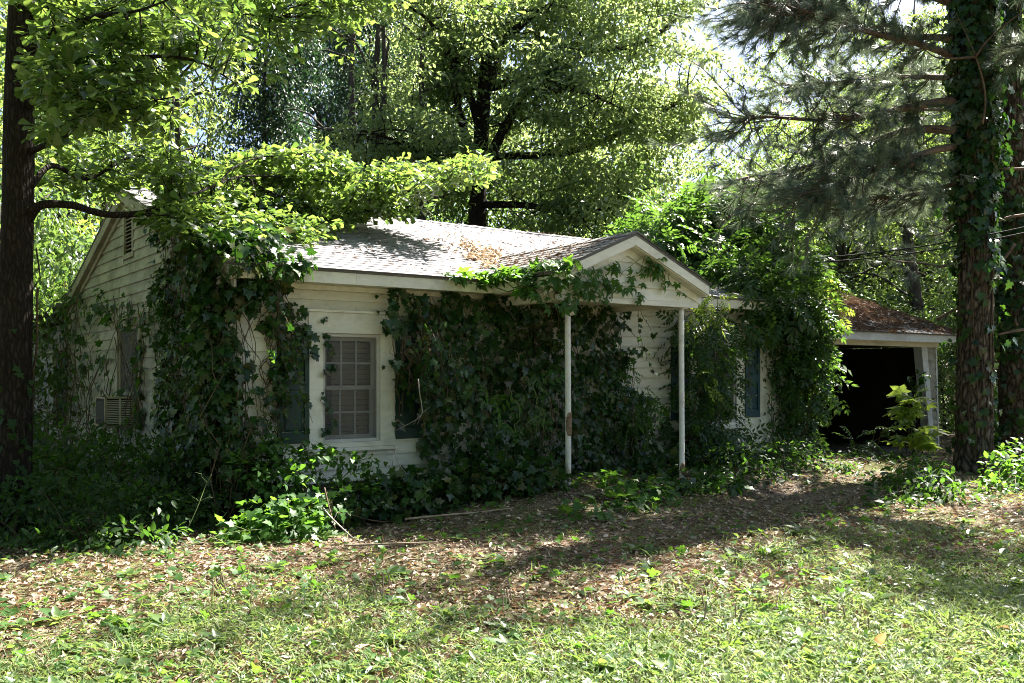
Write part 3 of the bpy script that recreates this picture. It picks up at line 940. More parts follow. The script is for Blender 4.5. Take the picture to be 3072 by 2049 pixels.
# porch roof
CP = (PH - EAVE_H) / (PR - PE0)
s_end = lambda h: (h - EAVE_H) / SLOPE - 0.4
pl = slab([(PE0, PS, EAVE_H), (PR, PS, PH), (PR, s_end(PH) + 0.1, PH), (PE0, s_end(EAVE_H), EAVE_H)], 0.03).build('porch_roof', M['porch_shingle'], house)
pr2 = slab([(PR, PS, PH), (PE1, PS, EAVE_H), (PE1, s_end(EAVE_H), EAVE_H), (PR, s_end(PH) + 0.1, PH)], 0.03).build('porch_roof', M['porch_shingle'], house)
cp = 1 / math.sqrt(1 + CP * CP)
prow = int((PR - PE0) / cp / SE)
lay_shingles(pl, np.array((PE0 - 0.02, PS - 0.02, EAVE_H - 0.008)), np.array((0, 1.0, 0)), np.array((cp, 0, CP * cp)), np.array((-CP * cp, 0, cp)), [(0, s_end(EAVE_H + i * SE * cp * CP) - PS + 0.05) for i in range(prow + 1)], SE, M['porch_shingle'], 60)
lay_shingles(pr2, np.array((PE1 + 0.02, PS - 0.02, EAVE_H - 0.008)), np.array((0, 1.0, 0)), np.array((-cp, 0, CP * cp)), np.array((CP * cp, 0, cp)), [(0, s_end(EAVE_H + i * SE * cp * CP) - PS + 0.05) for i in range(prow + 1)], SE, M['porch_shingle'], 60)
y = PS - 0.02
while y < s_end(PH):
    mb = MB()
    for sg in (-1, 1):
        mb.hexa([(PR, y, PH + 0.006), (PR, y + 0.3, PH + 0.002), (PR + sg * 0.14, y + 0.3, PH - 0.14 * CP + 0.004), (PR + sg * 0.14, y, PH - 0.14 * CP + 0.008),
                 (PR, y, PH + 0.026), (PR, y + 0.3, PH + 0.016), (PR + sg * 0.14, y + 0.3, PH - 0.14 * CP + 0.018), (PR + sg * 0.14, y, PH - 0.14 * CP + 0.026)])
    mb.build('ridge_cap', M['porch_shingle'], pl)
    y += 0.285
PF = -1.42
BH = 2.487
pg = MB().prism([(3.46, PF, BH), (5.70, PF, BH), (5.70, PF, 2.66), (PR, PF, PH - 0.10), (3.46, PF, 2.66)], (0, 0.09, 0)).build('porch_gable', M['backing'], house)
def pext(h):
    if h < 2.63:
        return (3.47, 5.69)
    d = (PH - 0.13 - h) / CP
    return (PR - min(d, 1.03), PR + min(d, 1.19))
PG = lambda u, w, h: (u, PF - w, h)
clapboards(pg, PG, pext, BH + 0.055, PH - 0.2, [], M['trim'])
MB().box(3.40, 5.76, 0.0, 0.040, BH - 0.012, BH + 0.053, PG).build('beam_trim', M['trim'], house)
MB().box(5.66, 5.73, 0.001, 0.034, BH + 0.054, BH + 0.19, PG).build('corner_board', M['trim'], house)
for sg, e0 in ((-1, PE0), (1, PE1)):
    for w0, w1, d0, d1, nm in ((0.175, 0.198, 0.0, 0.115, 'rake_board'), (0.001, 0.174, 0.112, 0.128, 'rake_soffit'), (0.024, 0.048, 0.129, 0.225, 'rake_frieze')):
        mb = MB()
        te, tr = e0, PR
        he, hr = EAVE_H - 0.033, PH - 0.033
        mb.hexa([PG(te, w0, he - d1), PG(tr, w0, hr - d1), PG(tr, w1, hr - d1), PG(te, w1, he - d1), PG(te, w0, he - d0), PG(tr, w0, hr - d0), PG(tr, w1, hr - d0), PG(te, w1, he - d0)])
        mb.build(nm, M['trim'], house)
    x0, x1 = (PE0 + 0.02, PE0 + 0.045) if sg < 0 else (PE1 - 0.045, PE1 - 0.02)
    MB().box(x0, x1, PS + 0.025, -0.41, EAVE_H - 0.165, EAVE_H - 0.045).build('fascia_board', M['trim'], house)
    a, b = (PE0 + 0.046, 3.57) if sg < 0 else (5.60, PE1 - 0.046)
    MB().box(a, b, -1.325, -0.41, 2.605, 2.621).build('porch_soffit', M['trim'], house)
    a, b = (3.57, 3.69) if sg < 0 else (5.48, 5.60)
    MB().box(a, b, -1.32, -0.03, BH, 2.60).build('porch_beam', M['trim'], house)
MB().box(3.695, 5.475, -1.32, -0.03, 2.555, 2.570).build('porch_ceiling', M['trim'], house)
MB().box(3.35, 5.85, -1.55, 0.0, 0.0, 0.215).build('porch_slab', M['concrete'], house)
for t, gh in ((3.63, 0.215), (5.54, 0.215)):
    mb = MB()
    z = np.linspace(gh, BH - 0.013, 24)
    mb.tube(np.stack((t + 0 * z + 0.004 * np.sin(z * 2), PF + 0.045 + 0 * z, z), 1), 0.036, 14)
    po = mb.build('porch_post', M['post'], house, smooth=True)
    zz = np.linspace(0.88 if t < 4 else 0.3, 1.16 if t < 4 else 0.46, 6)
    MB().tube(np.stack((t + 0.006 + 0 * zz, PF + 0.040 + 0 * zz, zz), 1), [0.034, 0.0375, 0.039, 0.0385, 0.038, 0.034], 12).build('rust_scab', M['rust'], po, True)
    MB().box(t - 0.07, t + 0.07, PF - 0.025, PF + 0.115, gh, gh + 0.012).build('post_base', M['post'], po)
    MB().box(t - 0.055, t + 0.055, PF - 0.01, PF + 0.1, BH - 0.026, BH - 0.014).build('post_cap', M['post'], po)
# porch lamp hanging under the beam, near the left post
lm = MB()
prof = [(0.0, 0.035), (0.03, 0.045), (0.05, 0.02), (0.09, 0.018), (0.11, 0.045), (0.16, 0.055), (0.20, 0.04), (0.215, 0.005)]
lm.tube([(4.0, -1.0, 2.55 - z) for z, r in prof], [r for z, r in prof], 14)
lm.build('porch_lamp', M['trim'], house, smooth=True)
# vertical batten by the gable window
MB().box(GW[0] - 0.175, GW[0] - 0.145, 0.02, 0.045, 0.55, 2.3, GA).build('conduit', M['shade_gable_trim'], house)

# ------------------------------------------------------------------ window air conditioner
ac = thing('air_conditioner', 'boxy old window air conditioner with white grille, under the dark gable window', 'air conditioner', hw(-0.20, 4.05, 0.87), HA)
aw, ad_, ah = 0.29, 0.20, 0.42       # half width along s, half depth along t, height
MB().box(-ad_, ad_, -aw, aw, ah - 0.02, ah).build('top_plate', M['ac'], ac)
MB().box(-ad_, ad_, -aw, aw, 0, 0.03).build('base_pan', M['ac'], ac)
MB().box(-ad_ + 0.03, ad_, -aw + 0.03, aw - 0.03, 0.03, ah - 0.02).build('coil', M['coil'], ac)
for a, b, c, d in ((-ad_, -ad_ + 0.03, -aw, -aw + 0.03), (-ad_, -ad_ + 0.03, aw - 0.03, aw), (ad_ - 0.03, ad_, -aw, -aw + 0.029)):
    MB().box(a, b, c, d, 0.03, ah - 0.02).build('corner_post', M['ac'], ac)
for i in range(14):
    z = 0.05 + i * 0.0243
    MB().box(-ad_ + 0.031, ad_ - 0.031, -aw + 0.004, -aw + 0.016, z, z + 0.012).build('grille_slat', M['grille'], ac)
MB().box(-0.012, 0.012, -aw + 0.001, -aw + 0.02, 0.035, ah - 0.025).build('grille_bar', M['grille'], ac)
MB().box(-ad_ - 0.004, -ad_ + 0.028, -aw + 0.031, aw - 0.031, 0.05, ah - 0.05).build('rear_mesh', M['coil'], ac)

# ------------------------------------------------------------------ garage
GS = 0.96
gar = thing('garage', 'open white garage with straw covered roof beyond the right end of the house', 'garage', hw(10.4, GS, 0), HA)
G1 = 5.30                                 # outer corner along the front
gb = MB().box(-0.35, 0.0, 0, 0.12, -0.1, 2.25).build('left_wall', M['backing'], gar)
clapboards(gb, FR, lambda h: (-0.34, -0.001), 0.1, 2.2, [], M['siding'])
MB().box(0.0, 0.10, -0.035, 0.14, -0.1, 2.19).build('jamb', M['garage_trim'], gar)
MB().box(0.101, G1 + 0.08, -0.034, 0.14, 2.19, 2.30).build('header_board', M['trim'], gar)
# leaning right jamb with a wedge of siding beside it
jw = 0.22
wedge = MB().prism([(4.98, 0.0, 2.188), (G1, 0.0, 2.188), (G1 + 0.08, 0.0, -0.1), (5.13, 0.0, -0.1)], (0, 0.12, 0)).build('right_wall', M['backing'], gar)
MB().hexa([(4.98 + 0.11, -0.036, -0.02), (5.24, -0.036, -0.02), (5.24, 0.15, -0.02), (4.98 + 0.11, 0.15, -0.02), (4.72, -0.036, 2.186), (4.72 + jw, -0.036, 2.186), (4.72 + jw, 0.15, 2.186), (4.72, 0.15, 2.186)]).build('leaning_jamb', M['garage_trim'], gar)
clapboards(wedge, FR, lambda h: (4.95 + 0.28 * (2.19 - h) / 2.19, G1 - 0.03 + 0.11 * (2.19 - h) / 2.19), 0.1, 2.18, [], M['shade_gable_trim'])
MB().hexa([(G1 + 0.08, -0.034, -0.05), (G1 + 0.13, -0.034, -0.05), (G1 + 0.13, 0.14, -0.05), (G1 + 0.08, 0.14, -0.05), (G1 - 0.03, -0.034, 2.186), (G1 + 0.02, -0.034, 2.186), (G1 + 0.02, 0.14, 2.186), (G1 - 0.03, 0.14, 2.186)]).build('corner_board', M['garage_trim'], gar)
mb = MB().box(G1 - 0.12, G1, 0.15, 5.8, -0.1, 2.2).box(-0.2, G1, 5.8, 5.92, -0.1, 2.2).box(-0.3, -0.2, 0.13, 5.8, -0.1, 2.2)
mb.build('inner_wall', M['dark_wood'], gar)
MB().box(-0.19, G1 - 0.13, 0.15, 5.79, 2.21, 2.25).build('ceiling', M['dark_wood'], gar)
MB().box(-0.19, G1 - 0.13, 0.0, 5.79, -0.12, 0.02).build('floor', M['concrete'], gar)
for i in range(7):
    u = 0.35 + i * 0.68
    MB().box(u, u + 0.045, 5.70, 5.795, 0.02, 2.2).build('stud', M['dark_wood'], gar)
sv = MB().box(0.5, 2.4, 5.1, 5.55, 0.86, 0.90).build('shelf', M['stick'], gar)
for a in (0.55, 2.3):
    MB().box(a, a + 0.05, 5.15, 5.5, 0.02, 0.86).build('shelf_leg', M['stick'], sv)
for a, b in ((-0.35, 1.6), (1.603, 3.6), (3.603, G1 + 0.42)):
    MB().box(a, b, -0.46, -0.435, 2.27, 2.42).build('fascia_board', M['garage_trim'], gar)
MB().box(-0.35, G1 + 0.42, -0.434, -0.001, 2.302, 2.32).build('soffit', M['trim'], gar)
ge0, grs, gsl = 2.44, 2.9, 0.36
gro = slab([(-0.5, -0.49, ge0), (G1 + 0.45, -0.49, ge0), (G1 + 0.45, grs, ge0 + gsl * (grs + 0.49)), (-0.5, grs, ge0 + gsl * (grs + 0.49))], 0.025).build('roof', M['porch_shingle'], gar)
slab([(-0.5, grs, ge0 + gsl * (grs + 0.49)), (G1 + 0.45, grs, ge0 + gsl * (grs + 0.49)), (G1 + 0.45, 2 * grs + 0.4, ge0), (-0.5, 2 * grs + 0.4, ge0)], 0.025).build('rear_roof', M['porch_shingle'], gar)
MB().prism([(G1, 0, 2.31), (G1, grs, ge0 + gsl * (grs + 0.49) - 0.04), (G1, 2 * grs, 2.31)], (-0.1, 0, 0)).build('gable', M['siding'], gar)
cg = 1 / math.sqrt(1 + gsl * gsl)
lay_shingles(gro, np.array((0, -0.51, ge0 - 0.007)), np.array((1.0, 0, 0)), np.array((0, cg, gsl * cg)), np.array((0, -gsl * cg, cg)), [(-0.5, G1 + 0.46)] * int((grs + 0.49) / cg / 0.15), 0.15, M['porch_shingle'], 40)
# straw on that roof
n = 14000
u_, v_ = rng.uniform(-0.5, G1 + 0.45, n), rng.uniform(-0.5, grs, n)
keep = rng.random(n) < np.clip(0.55 + 0.45 * np.sin(u_ * 2.1 + v_) * np.sin(v_ * 3.3) + 0.35 * (v_ > 0.2), 0.15, 1)
u_, v_ = u_[keep], v_[keep]
n = len(u_)
P = np.stack((10.4 + u_, GS + v_, ge0 + gsl * (v_ + 0.49) + 0.012 + rng.uniform(0, 0.03, n)), 1)
P = hw(P[:, 0], P[:, 1], P[:, 2])
a = rng.uniform(0, 2 * math.pi, n)
D = np.cos(a)[:, None] * D1 + np.sin(a)[:, None] * (D2 + gsl * np.array((0, 0, 1.0))) + rng.normal(0, 0.12, (n, 3))
st = lance(0.035)
link('pine_straw', leaf_mesh('pine_straw', st, M['straw'], P, D, np.array((0, 0, 1.0)) + rng.normal(0, 0.3, (n, 3)), rng.uniform(0.10, 0.2, n)), label='brown pine straw lying on the garage roof', cat='pine straw', kind='stuff')

# dead leaves in the roof valley beside the porch gable
n = 2600
q = sample_poly(uv_poly([(1085, 560), (1170, 548), (1250, 560), (1215, 590), (1210, 622), (1160, 630), (1110, 622), (1095, 590)], 'roof'), n, rng, 0.16)
m_ = n // 4
q[:m_] = q[:m_] + rng.normal(0, 0.28, (m_, 2))
q = q[(q[:, 0] < 3.2 + np.clip((q[:, 1] + 0.4) * 0.78, 0, 1.35)) & (q[:, 1] > -0.38)]
n = len(q)
P = hw(q[:, 0], q[:, 1], roof_h(q[:, 1]) + 0.02 + rng.uniform(0, 0.07, n))
D = rng.normal(0, 1, (n, 3)) * np.array((1, 1, 0.4))
lp = thing('leaf_pile', 'tan dead leaves heaped in the roof valley beside the porch gable', 'leaf pile', P.mean(0))
leaves(lp, fan([(0.24, 0.25), (0.3, 0.5), (0.14, 0.85)], 0.5, 0.5, 0.45), M['sun_paled_leaf'], P, D, np.array((0, -0.3, 1.0)) + rng.normal(0, 0.5, (n, 3)), rng.uniform(0.05, 0.095, n), 0)
n = 420
q = sample_poly(uv_poly([(700, 560), (1000, 515), (1340, 540), (1290, 560), (1100, 640), (800, 610)], 'roof'), n, rng)
P = hw(q[:, 0], q[:, 1], roof_h(q[:, 1]) + 0.02)
a = rng.uniform(0, 2 * math.pi, n)
D = np.cos(a)[:, None] * D1 + np.sin(a)[:, None] * (D2 + SLOPE * np.array((0, 0, 1.0)))
link('roof_straw', leaf_mesh('roof_straw', lance(0.05), M['straw'], P, D, np.array((0, 0, 1.0)) + rng.normal(0, 0.1, (n, 3)), rng.uniform(0.05, 0.13, n)), label='loose straw scattered over the sunlit grey main roof', cat='pine straw', kind='stuff')
n = 500
u_, v_ = rng.uniform(0.1, 1.25, n), rng.uniform(-1.5, 1.0, n)
P = hw(PE0 + u_, v_, EAVE_H + u_ * CP + 0.02)
a = rng.uniform(0, 2 * math.pi, n)
D = np.cos(a)[:, None] * (D1 + CP * np.array((0, 0, 1.0))) + np.sin(a)[:, None] * D2
link('porch_straw', leaf_mesh('porch_straw', lance(0.07), M['straw'], P, D, np.array((0, 0, 1.0)) + rng.normal(0, 0.1, (n, 3)), rng.uniform(0.06, 0.13, n)), label='straw and leaf bits lying on the porch roof', cat='pine straw', kind='stuff')

# cables to the right gable
for k, (dy, lab) in enumerate(((0, 'upper black overhead cable running from the house to the right'), (9, 'lower black overhead cable running from the house to the right'))):
    a, b = at(1640, 594 + dy, 17.5), at(2420, 506 + dy * 1.5, 13.5)
    s_ = np.linspace(0, 1, 30)[:, None]
    p = a + (b - a) * s_ + np.array((0, 0, -0.20)) * (4 * s_ * (1 - s_))
    MB().tube(p, 0.011, 6).build('utility_cable', M['rubber'], None, True, label=lab, cat='cable', group='overhead cables on the right')
gc = MB().tube(smooth_line([hw(14.6, 3.5, 2.24), hw(14.62, 3.5, 1.8), hw(14.66, 3.45, 1.5), hw(14.75, 3.4, 1.1), hw(14.74, 3.4, 0.95)]), 0.012, 6).build('hanging_cord', M['stick'], None, True, label='pale cord hanging inside the dark garage opening', cat='cord')
# ------------------------------------------------------------------ plants
UP = np.array((0, 0, 1.0))
VISN = unit(np.array((0.1, -1.0, 0.25)))

def clump_leaves(C, n, r, rng, flat=0.5, droop=0.5, out=0.6, upn=1.0):
    """n leaves round every centre in C: positions, directions, normals"""
    C = np.repeat(np.asarray(C, float), n, 0)
    m = len(C)
    g = rng.normal(0, 1, (m, 3))
    g = unit(g) * (rng.random((m, 1)) ** 0.5)
    rr = np.repeat(np.broadcast_to(np.asarray(r, float), (m // n,)), n)[:, None]
    off = g * rr * np.array((1, 1, flat))
    off[:, 2] -= droop * 0.35 * (off[:, 0] ** 2 + off[:, 1] ** 2) / rr[:, 0]
    D = unit(off * np.array((1, 1, 0.3))) * out + rng.normal(0, 0.45, (m, 3)) - np.array((0, 0, droop))
    N = rng.normal(0, 0.55, (m, 3)) + UP * upn
    return C + off, D, N

def wobble_line(a, b, rng, n=8, amp=0.06, sag=0.0):
    s = np.linspace(0, 1, n)[:, None]
    L = np.linalg.norm(np.asarray(b) - a)
    p = a + (b - np.asarray(a)) * s
    w = np.cumsum(rng.normal(0, 1, (n, 3)), 0)
    w -= w[0] + (w[-1] - w[0]) * s
    return p + w * amp * L / n ** 0.5 - UP * sag * L * 4 * (s * (1 - s))

def trunk_mesh(name, pts, rad, mat, sides=28, rough=0.07, freq=3.0, vstretch=0.6, k=8, flare=0.0):
    p = smooth_line(pts, k)
    rr = np.interp(np.linspace(0, 1, len(p)), np.linspace(0, 1, len(rad)), rad)
    h0 = p[0][2]
    def bump(i, a, q):
        r_ = rr[i]
        o = np.array([noise.noise(Vector((math.cos(x) * freq, math.sin(x) * freq, q[2] * vstretch))) + 0.6 * abs(noise.noise(Vector((math.cos(x) * freq * 3.3, math.sin(x) * freq * 3.3, q[2] * vstretch * 2.2 + 7)))) for x in a])
        fl = 1 + flare * math.exp(-(q[2] - h0) / 0.28) * (1 + 0.35 * np.sin(a * 4 + 1))
        return (1 + rough * o) * fl
    return MB().tube(p, rr, sides, True, bump).mesh(name, mat, True)

# ------- general wood trees (four shapes, copied)
def crown_tree(rng, H, W, base, nclump, nleaf, lsize, profile, rclump, trunk_r, trunk_mat, leafmat, lu=BLADE2, flat=0.55, droop=0.5, limbs=26):
    """trunk, limbs, leaves meshes for a tree standing on the origin"""
    lean = rng.normal(0, 0.03, 2)
    zs = np.linspace(-0.1, H * 0.93, 9)
    tp = np.stack((lean[0] * zs + 0.12 * np.sin(zs * 0.5), lean[1] * zs + 0.12 * np.cos(zs * 0.6) - 0.12, zs), 1)
    tr = trunk_mesh('trunk', tp, [trunk_r, trunk_r * 0.8, trunk_r * 0.62, trunk_r * 0.4, trunk_r * 0.15], trunk_mat, 12, 0.08, 3, 0.6, 3, 0.35)
    f = base + (1 - base) * rng.random(nclump) ** 0.85
    a = rng.uniform(0, 2 * math.pi, nclump)
    rad = W * np.array([profile((x - base) / (1 - base)) for x in f]) * (0.30 + 0.70 * rng.random(nclump) ** 0.5)
    lob = 1 + 0.28 * np.sin(a * 3 + f * 9) + 0.15 * np.sin(a * 7 - f * 17)
    rad = rad * lob
    C = np.stack((np.cos(a) * rad, np.sin(a) * rad, f * H), 1) + np.stack((lean[0] * f * H, lean[1] * f * H, 0 * f), 1)
    br = MB()
    for i in rng.choice(nclump, min(limbs, nclump), replace=False):
        z0 = max(C[i][2] * 0.93 - rad[i] * 0.55, base * H * 0.6)
        p0 = np.array((np.interp(z0, tp[:, 2], tp[:, 0]), np.interp(z0, tp[:, 2], tp[:, 1]), z0))
        br.tube(wobble_line(p0, C[i], rng, 6, 0.10, 0.04), np.linspace(trunk_r * 0.32, 0.015, 6), 5)
    P, D, N = clump_leaves(C, nleaf, rclump * rng.uniform(0.7, 1.3, nclump), rng, flat, droop)
    lm_ = leaf_mesh('leaves', lu, leafmat, P, D, N, lsize * rng.uniform(0.7, 1.25, len(P)))
    return tr, br.mesh('limbs', trunk_mat, True), lm_

def plant_tree(kind, name, x, y, rot, sc, label, cat='tree', group=None, z=None):
    t = thing(name, label, cat, (x, y, float(ground_h(x, y)) if z is None else z), rot, group)
    t.scale = (sc[0], sc[0], sc[1])
    link('trunk', kind[0], t)
    link('limbs', kind[1], t)
    link('leaves', kind[2], t, kind='stuff')
    return t

rg = np.random.default_rng(21)
oval = lambda q: math.sin(math.pi * min(max(q * 0.86 + 0.12, 0), 1)) ** 0.7
K = {}
K['broad'] = crown_tree(rg, 17, 4.6, 0.20, 270, 62, 0.19, oval, 0.95, 0.20, M['bark_far'], M['wood_leaf'])
K['broad2'] = crown_tree(rg, 16, 4.0, 0.12, 240, 62, 0.19, lambda q: 0.55 + 0.45 * math.sin(math.pi * q), 0.9, 0.17, M['bark_far'], M['wood_leaf'])
K['tall'] = crown_tree(rg, 19, 3.2, 0.30, 230, 60, 0.18, oval, 0.85, 0.18, M['bark_far'], M['pecan'])
K['dark'] = crown_tree(rg, 15, 2.6, 0.20, 340, 80, 0.145, lambda q: 0.9 - 0.6 * q + 0.1 * math.sin(q * 20), 0.75, 0.16, M['bark_far'], M['evergreen'])
K['bush'] = crown_tree(rg, 4.6, 2.4, 0.06, 130, 60, 0.14, lambda q: 0.7 + 0.3 * math.sin(math.pi * q), 0.55, 0.05, M['bark_far'], M['under_leaf'])
K['bright'] = crown_tree(rg, 4.4, 1.9, 0.08, 120, 60, 0.13, lambda q: 0.75 + 0.25 * math.sin(math.pi * q), 0.5, 0.05, M['bark_far'], M['bright_leaf'])
G_W = 'trees of the wood behind the house'
def pos(dx, y):
    return (dx / 2.2959 - 512) / F * y
wood = [  # sheet x, distance, kind, rot, scale(width, height), label
    (-140, 26, 'broad2', 0.3, (1.0, 0.95), 'leafy tree beyond the left edge trunk, mostly out of frame'),
    (150, 25, 'broad', 1.9, (0.85, 0.9), 'yellow green tree standing directly behind the left gable'),
    (330, 31, 'tall', 2.2, (1.0, 1.0), 'slender tree seen left of the dark evergreens, above the gable peak'),
    (60, 40, 'broad', 4.0, (1.1, 1.1), 'far broad tree seen between the left oak trunk and the gable'),
    (470, 42, 'broad2', 0.9, (1.0, 1.2), 'far leafy tree behind the slender one, upper left'),
    (610, 33, 'dark', 0.4, (1.0, 1.12), 'left dark evergreen among the wood above the roof'),
    (720, 36, 'dark', 2.6, (1.0, 1.2), 'middle dark evergreen among the wood above the roof'),
    (860, 31, 'dark', 4.1, (0.9, 1.05), 'right dark evergreen with bare lower trunk, beside the big pecan'),
    (950, 39, 'dark', 5.5, (0.9, 1.1), 'dark evergreen half hidden by the left side of the big pecan'),
    (800, 50, 'tall', 1.2, (1.1, 1.1), 'far slim tree showing in the gaps between the dark evergreens'),
    (1010, 47, 'broad', 3.3, (1.0, 1.05), 'far tree directly behind the crown of the big pecan'),
    (1330, 38, 'broad', 5.1, (1.0, 0.80), 'sunlit tree right behind the big pecan, lower crown'),
    (1500, 33, 'broad2', 2.0, (0.95, 0.70), 'sunlit tree at the right end of the big pecan crown'),
    (1660, 44, 'broad', 0.2, (0.9, 0.62), 'low tree under the open patch of sky'),
    (1800, 36, 'broad2', 1.3, (0.9, 0.74), 'leafy tree behind the drooping pine branches, nearest the sky patch'),
    (1935, 31, 'broad', 2.8, (0.85, 0.80), 'leafy tree behind the middle of the pine branches'),
    (2060, 41, 'broad2', 3.9, (1.0, 0.9), 'far leafy tree seen left of the ivy covered pine'),
    (2185, 33, 'broad', 5.9, (0.9, 0.85), 'leafy tree hidden partly by the ivy covered pine trunk'),
    (2330, 29, 'broad2', 0.7, (0.9, 0.9), 'leafy tree at the right edge behind the second pine'),
    (2480, 26, 'tall', 0.7, (1.0, 0.9), 'tall tree beyond the right edge of the yard'),
    (1965, 37, 'dark', 0.9, (1.2, 0.80), 'dark evergreen behind the pine boughs, left of the thin dark trunk'),
    (2150, 38, 'dark', 3.9, (1.3, 0.84), 'dark evergreen just left of the ivy covered pine'),
    (1830, 41, 'dark', 2.2, (1.2, 0.72), 'dark evergreen behind the tips of the pine boughs'),
    (1900, 47, 'broad2', 3.1, (1.15, 0.86), 'far tree in the back row behind the drooping pine boughs, left'),
    (2010, 45, 'broad', 1.1, (1.1, 0.92), 'far tree in the back row behind the drooping pine boughs, middle'),
    (2120, 50, 'broad2', 5.3, (1.2, 1.0), 'far tree in the back row behind the drooping pine boughs, right'),
    (2260, 46, 'broad', 4.4, (1.2, 1.0), 'far tree in the back row between the two right hand pines'),
    (1220, 52, 'broad2', 2.4, (1.2, 1.0), 'far tree in the back row behind the right half of the big pecan'),
    (240, 48, 'broad2', 1.6, (1.2, 1.05), 'far tree in the back row above the gable peak'),
]
for dx, y, k, r_, sc, lab in wood:
    plant_tree(K[k], 'evergreen_tree' if k == 'dark' else 'wood_tree', pos(dx, y), y, r_, sc, lab, 'tree', G_W)
# bare-stemmed trunk right, showing over the garage roof
G_B = 'bushes behind the house and garage'
bushes = [
    (110, 21, 'bush', 0.2, (1.0, 0.9), 'bush behind the far left corner of the gable wall'),
    (-40, 17, 'bush', 1.2, (1.0, 1.1), 'bush left of the oak trunk at the left edge'),
    (215, 23, 'bright', 2.2, (1.2, 1.2), 'yellow green bush rising over the left roof slope'),
    (1180, 29, 'bush', 4.0, (1.4, 1.7), 'dark bush behind the ridge, right of the pecan trunk'),
    (1000, 29, 'bush', 2.7, (1.4, 1.6), 'dark bush behind the ridge, left of the pecan trunk'),
    (1330, 28, 'bush', 0.9, (1.4, 1.75), 'dark bush behind the right end of the main ridge'),
    (1440, 22.5, 'bright', 1.0, (0.7, 0.95), 'bright young bush rising behind the porch gable peak'),
    (1620, 27, 'bush', 3.0, (1.3, 1.5), 'leafy bush behind the vine mound on the right roof'),
    (1760, 27, 'bush', 5.1, (1.2, 1.05), 'leafy bush right behind the vine mound on the roof'),
    (1900, 29, 'bush', 0.4, (1.3, 0.9), 'bush behind the straw covered garage roof, left part'),
    (2010, 31, 'bush', 1.8, (1.3, 0.95), 'bush behind the straw covered garage roof, middle part'),
    (2110, 30, 'bush', 2.9, (1.2, 0.85), 'bush behind the right slope of the garage roof'),
    (2170, 24, 'bush', 4.4, (0.8, 0.62), 'low bush standing beside the garage right wall'),
    (2300, 23, 'bush', 3.6, (0.9, 0.9), 'bush between the two right hand pines'),
    (2420, 20, 'bush', 5.6, (1.0, 1.0), 'bush at the right edge of the yard'),
]
for dx, y, k, r_, sc, lab in bushes:
    plant_tree(K[k], 'bush', pos(dx, y), y, r_, sc, lab, 'bush', G_B)

for x, y, k, r_, sc, lab in (  # unseen trees added to hold back sky light and shade the lawn
        (-11.5, 12.5, 'broad2', 0.4, (1.0, 1.0), 'unseen tree added left of the house, level with the gable, to cut sky light'), (-10.5, 5.0, 'broad', 2.0, (0.95, 0.95), 'unseen tree added left of the yard to cut sky light'),
        (-9.5, -3.0, 'broad2', 3.3, (1.0, 1.0), 'unseen tree added behind the viewer to block sky, left end'), (-3.5, -9.0, 'broad', 4.6, (1.0, 0.95), 'unseen tree added behind the viewer to block sky, left of the middle'),
        (4.0, -9.5, 'broad2', 5.2, (1.1, 0.95), 'unseen tree added behind the viewer to block sky, right of the middle'), (11.0, -7.0, 'broad', 0.9, (1.0, 0.9), 'unseen tree added behind the viewer to block sky, right end'),
        (-7.0, -6.5, 'broad', 1.1, (1.15, 1.0), 'unseen tree added behind the viewer to block sky, second from the left end'), (0.5, -12.0, 'broad2', 2.9, (1.3, 1.1), 'unseen tree added behind the viewer to block sky, back row in the middle'),
        (8.0, -11.0, 'broad', 3.7, (1.2, 1.0), 'unseen tree added behind the viewer to block sky, second from the right end'), (14.5, -2.0, 'broad2', 0.2, (1.2, 1.0), 'unseen tree added right of the viewer to block sky'),
        (-13.5, 0.5, 'broad', 5.0, (1.2, 1.1), 'unseen tree added left of the viewer to block sky, back row'), (11.6, 15.0, 'tall', 2.2, (0.5, 0.8), 'unseen tall tree right of the yard, added to shade the lawn'), (-14.5, 19.0, 'broad', 1.4, (1.0, 1.0), 'unseen tree added left of the house, behind the wing, to cut sky light')):
    plant_tree(K[k], 'wood_tree', x, y, r_, sc, lab, 'tree', 'unseen trees added around the yard for their shade')

# dark bare trunks seen in the wood
for i, (dx0, dx1, y, r_, lab) in enumerate((
        (822, 812, 24.2, 0.17, 'slim dark trunk, leftmost of the four above the roof'), (862, 870, 24.4, 0.19, 'slim dark trunk, second of the four above the roof'),
        (905, 880, 24.0, 0.16, 'slim dark trunk, third of the four above the roof'), (930, 975, 24.3, 0.15, 'slim leaning trunk, rightmost of the four above the roof'),
        (2092, 2088, 28, 0.22, 'dark trunk rising behind the garage roof'), (396, 400, 27, 0.16, 'slim trunk above the left roof slope'),
        (243, 250, 27, 0.15, 'slim dark trunk behind the gable peak'), (2262, 2275, 27, 0.2, 'dark trunk between the two right hand pines'))):
    g0 = np.array((pos(dx0, y), y, 0.0))
    t = thing('bare_tree', lab, 'tree', g0, 0, 'dark trunks in the wood')
    p1 = at(dx1, 60, y + 0.5) - g0
    p = wobble_line(np.zeros(3), p1, rg, 9, 0.02)
    link('trunk', trunk_mesh('trunk', p, [r_, r_ * 0.85, r_ * 0.6, r_ * 0.35], M['bark_far'], 12, 0.08, 3, 0.6, 3, 0.3), t)
    for j in range(9):
        q = p[2 + j % 6] + (p[3 + j % 6] - p[2 + j % 6]) * rg.random()
        e = q + unit(np.array((rg.normal(), rg.normal() * 0.6, 0.55))) * rg.uniform(1.2, 2.6)
        MB().tube(wobble_line(q, e, rg, 6, 0.12), np.linspace(r_ * 0.28, 0.012, 6), 5).build('limb', M['bark_far'], t, True)

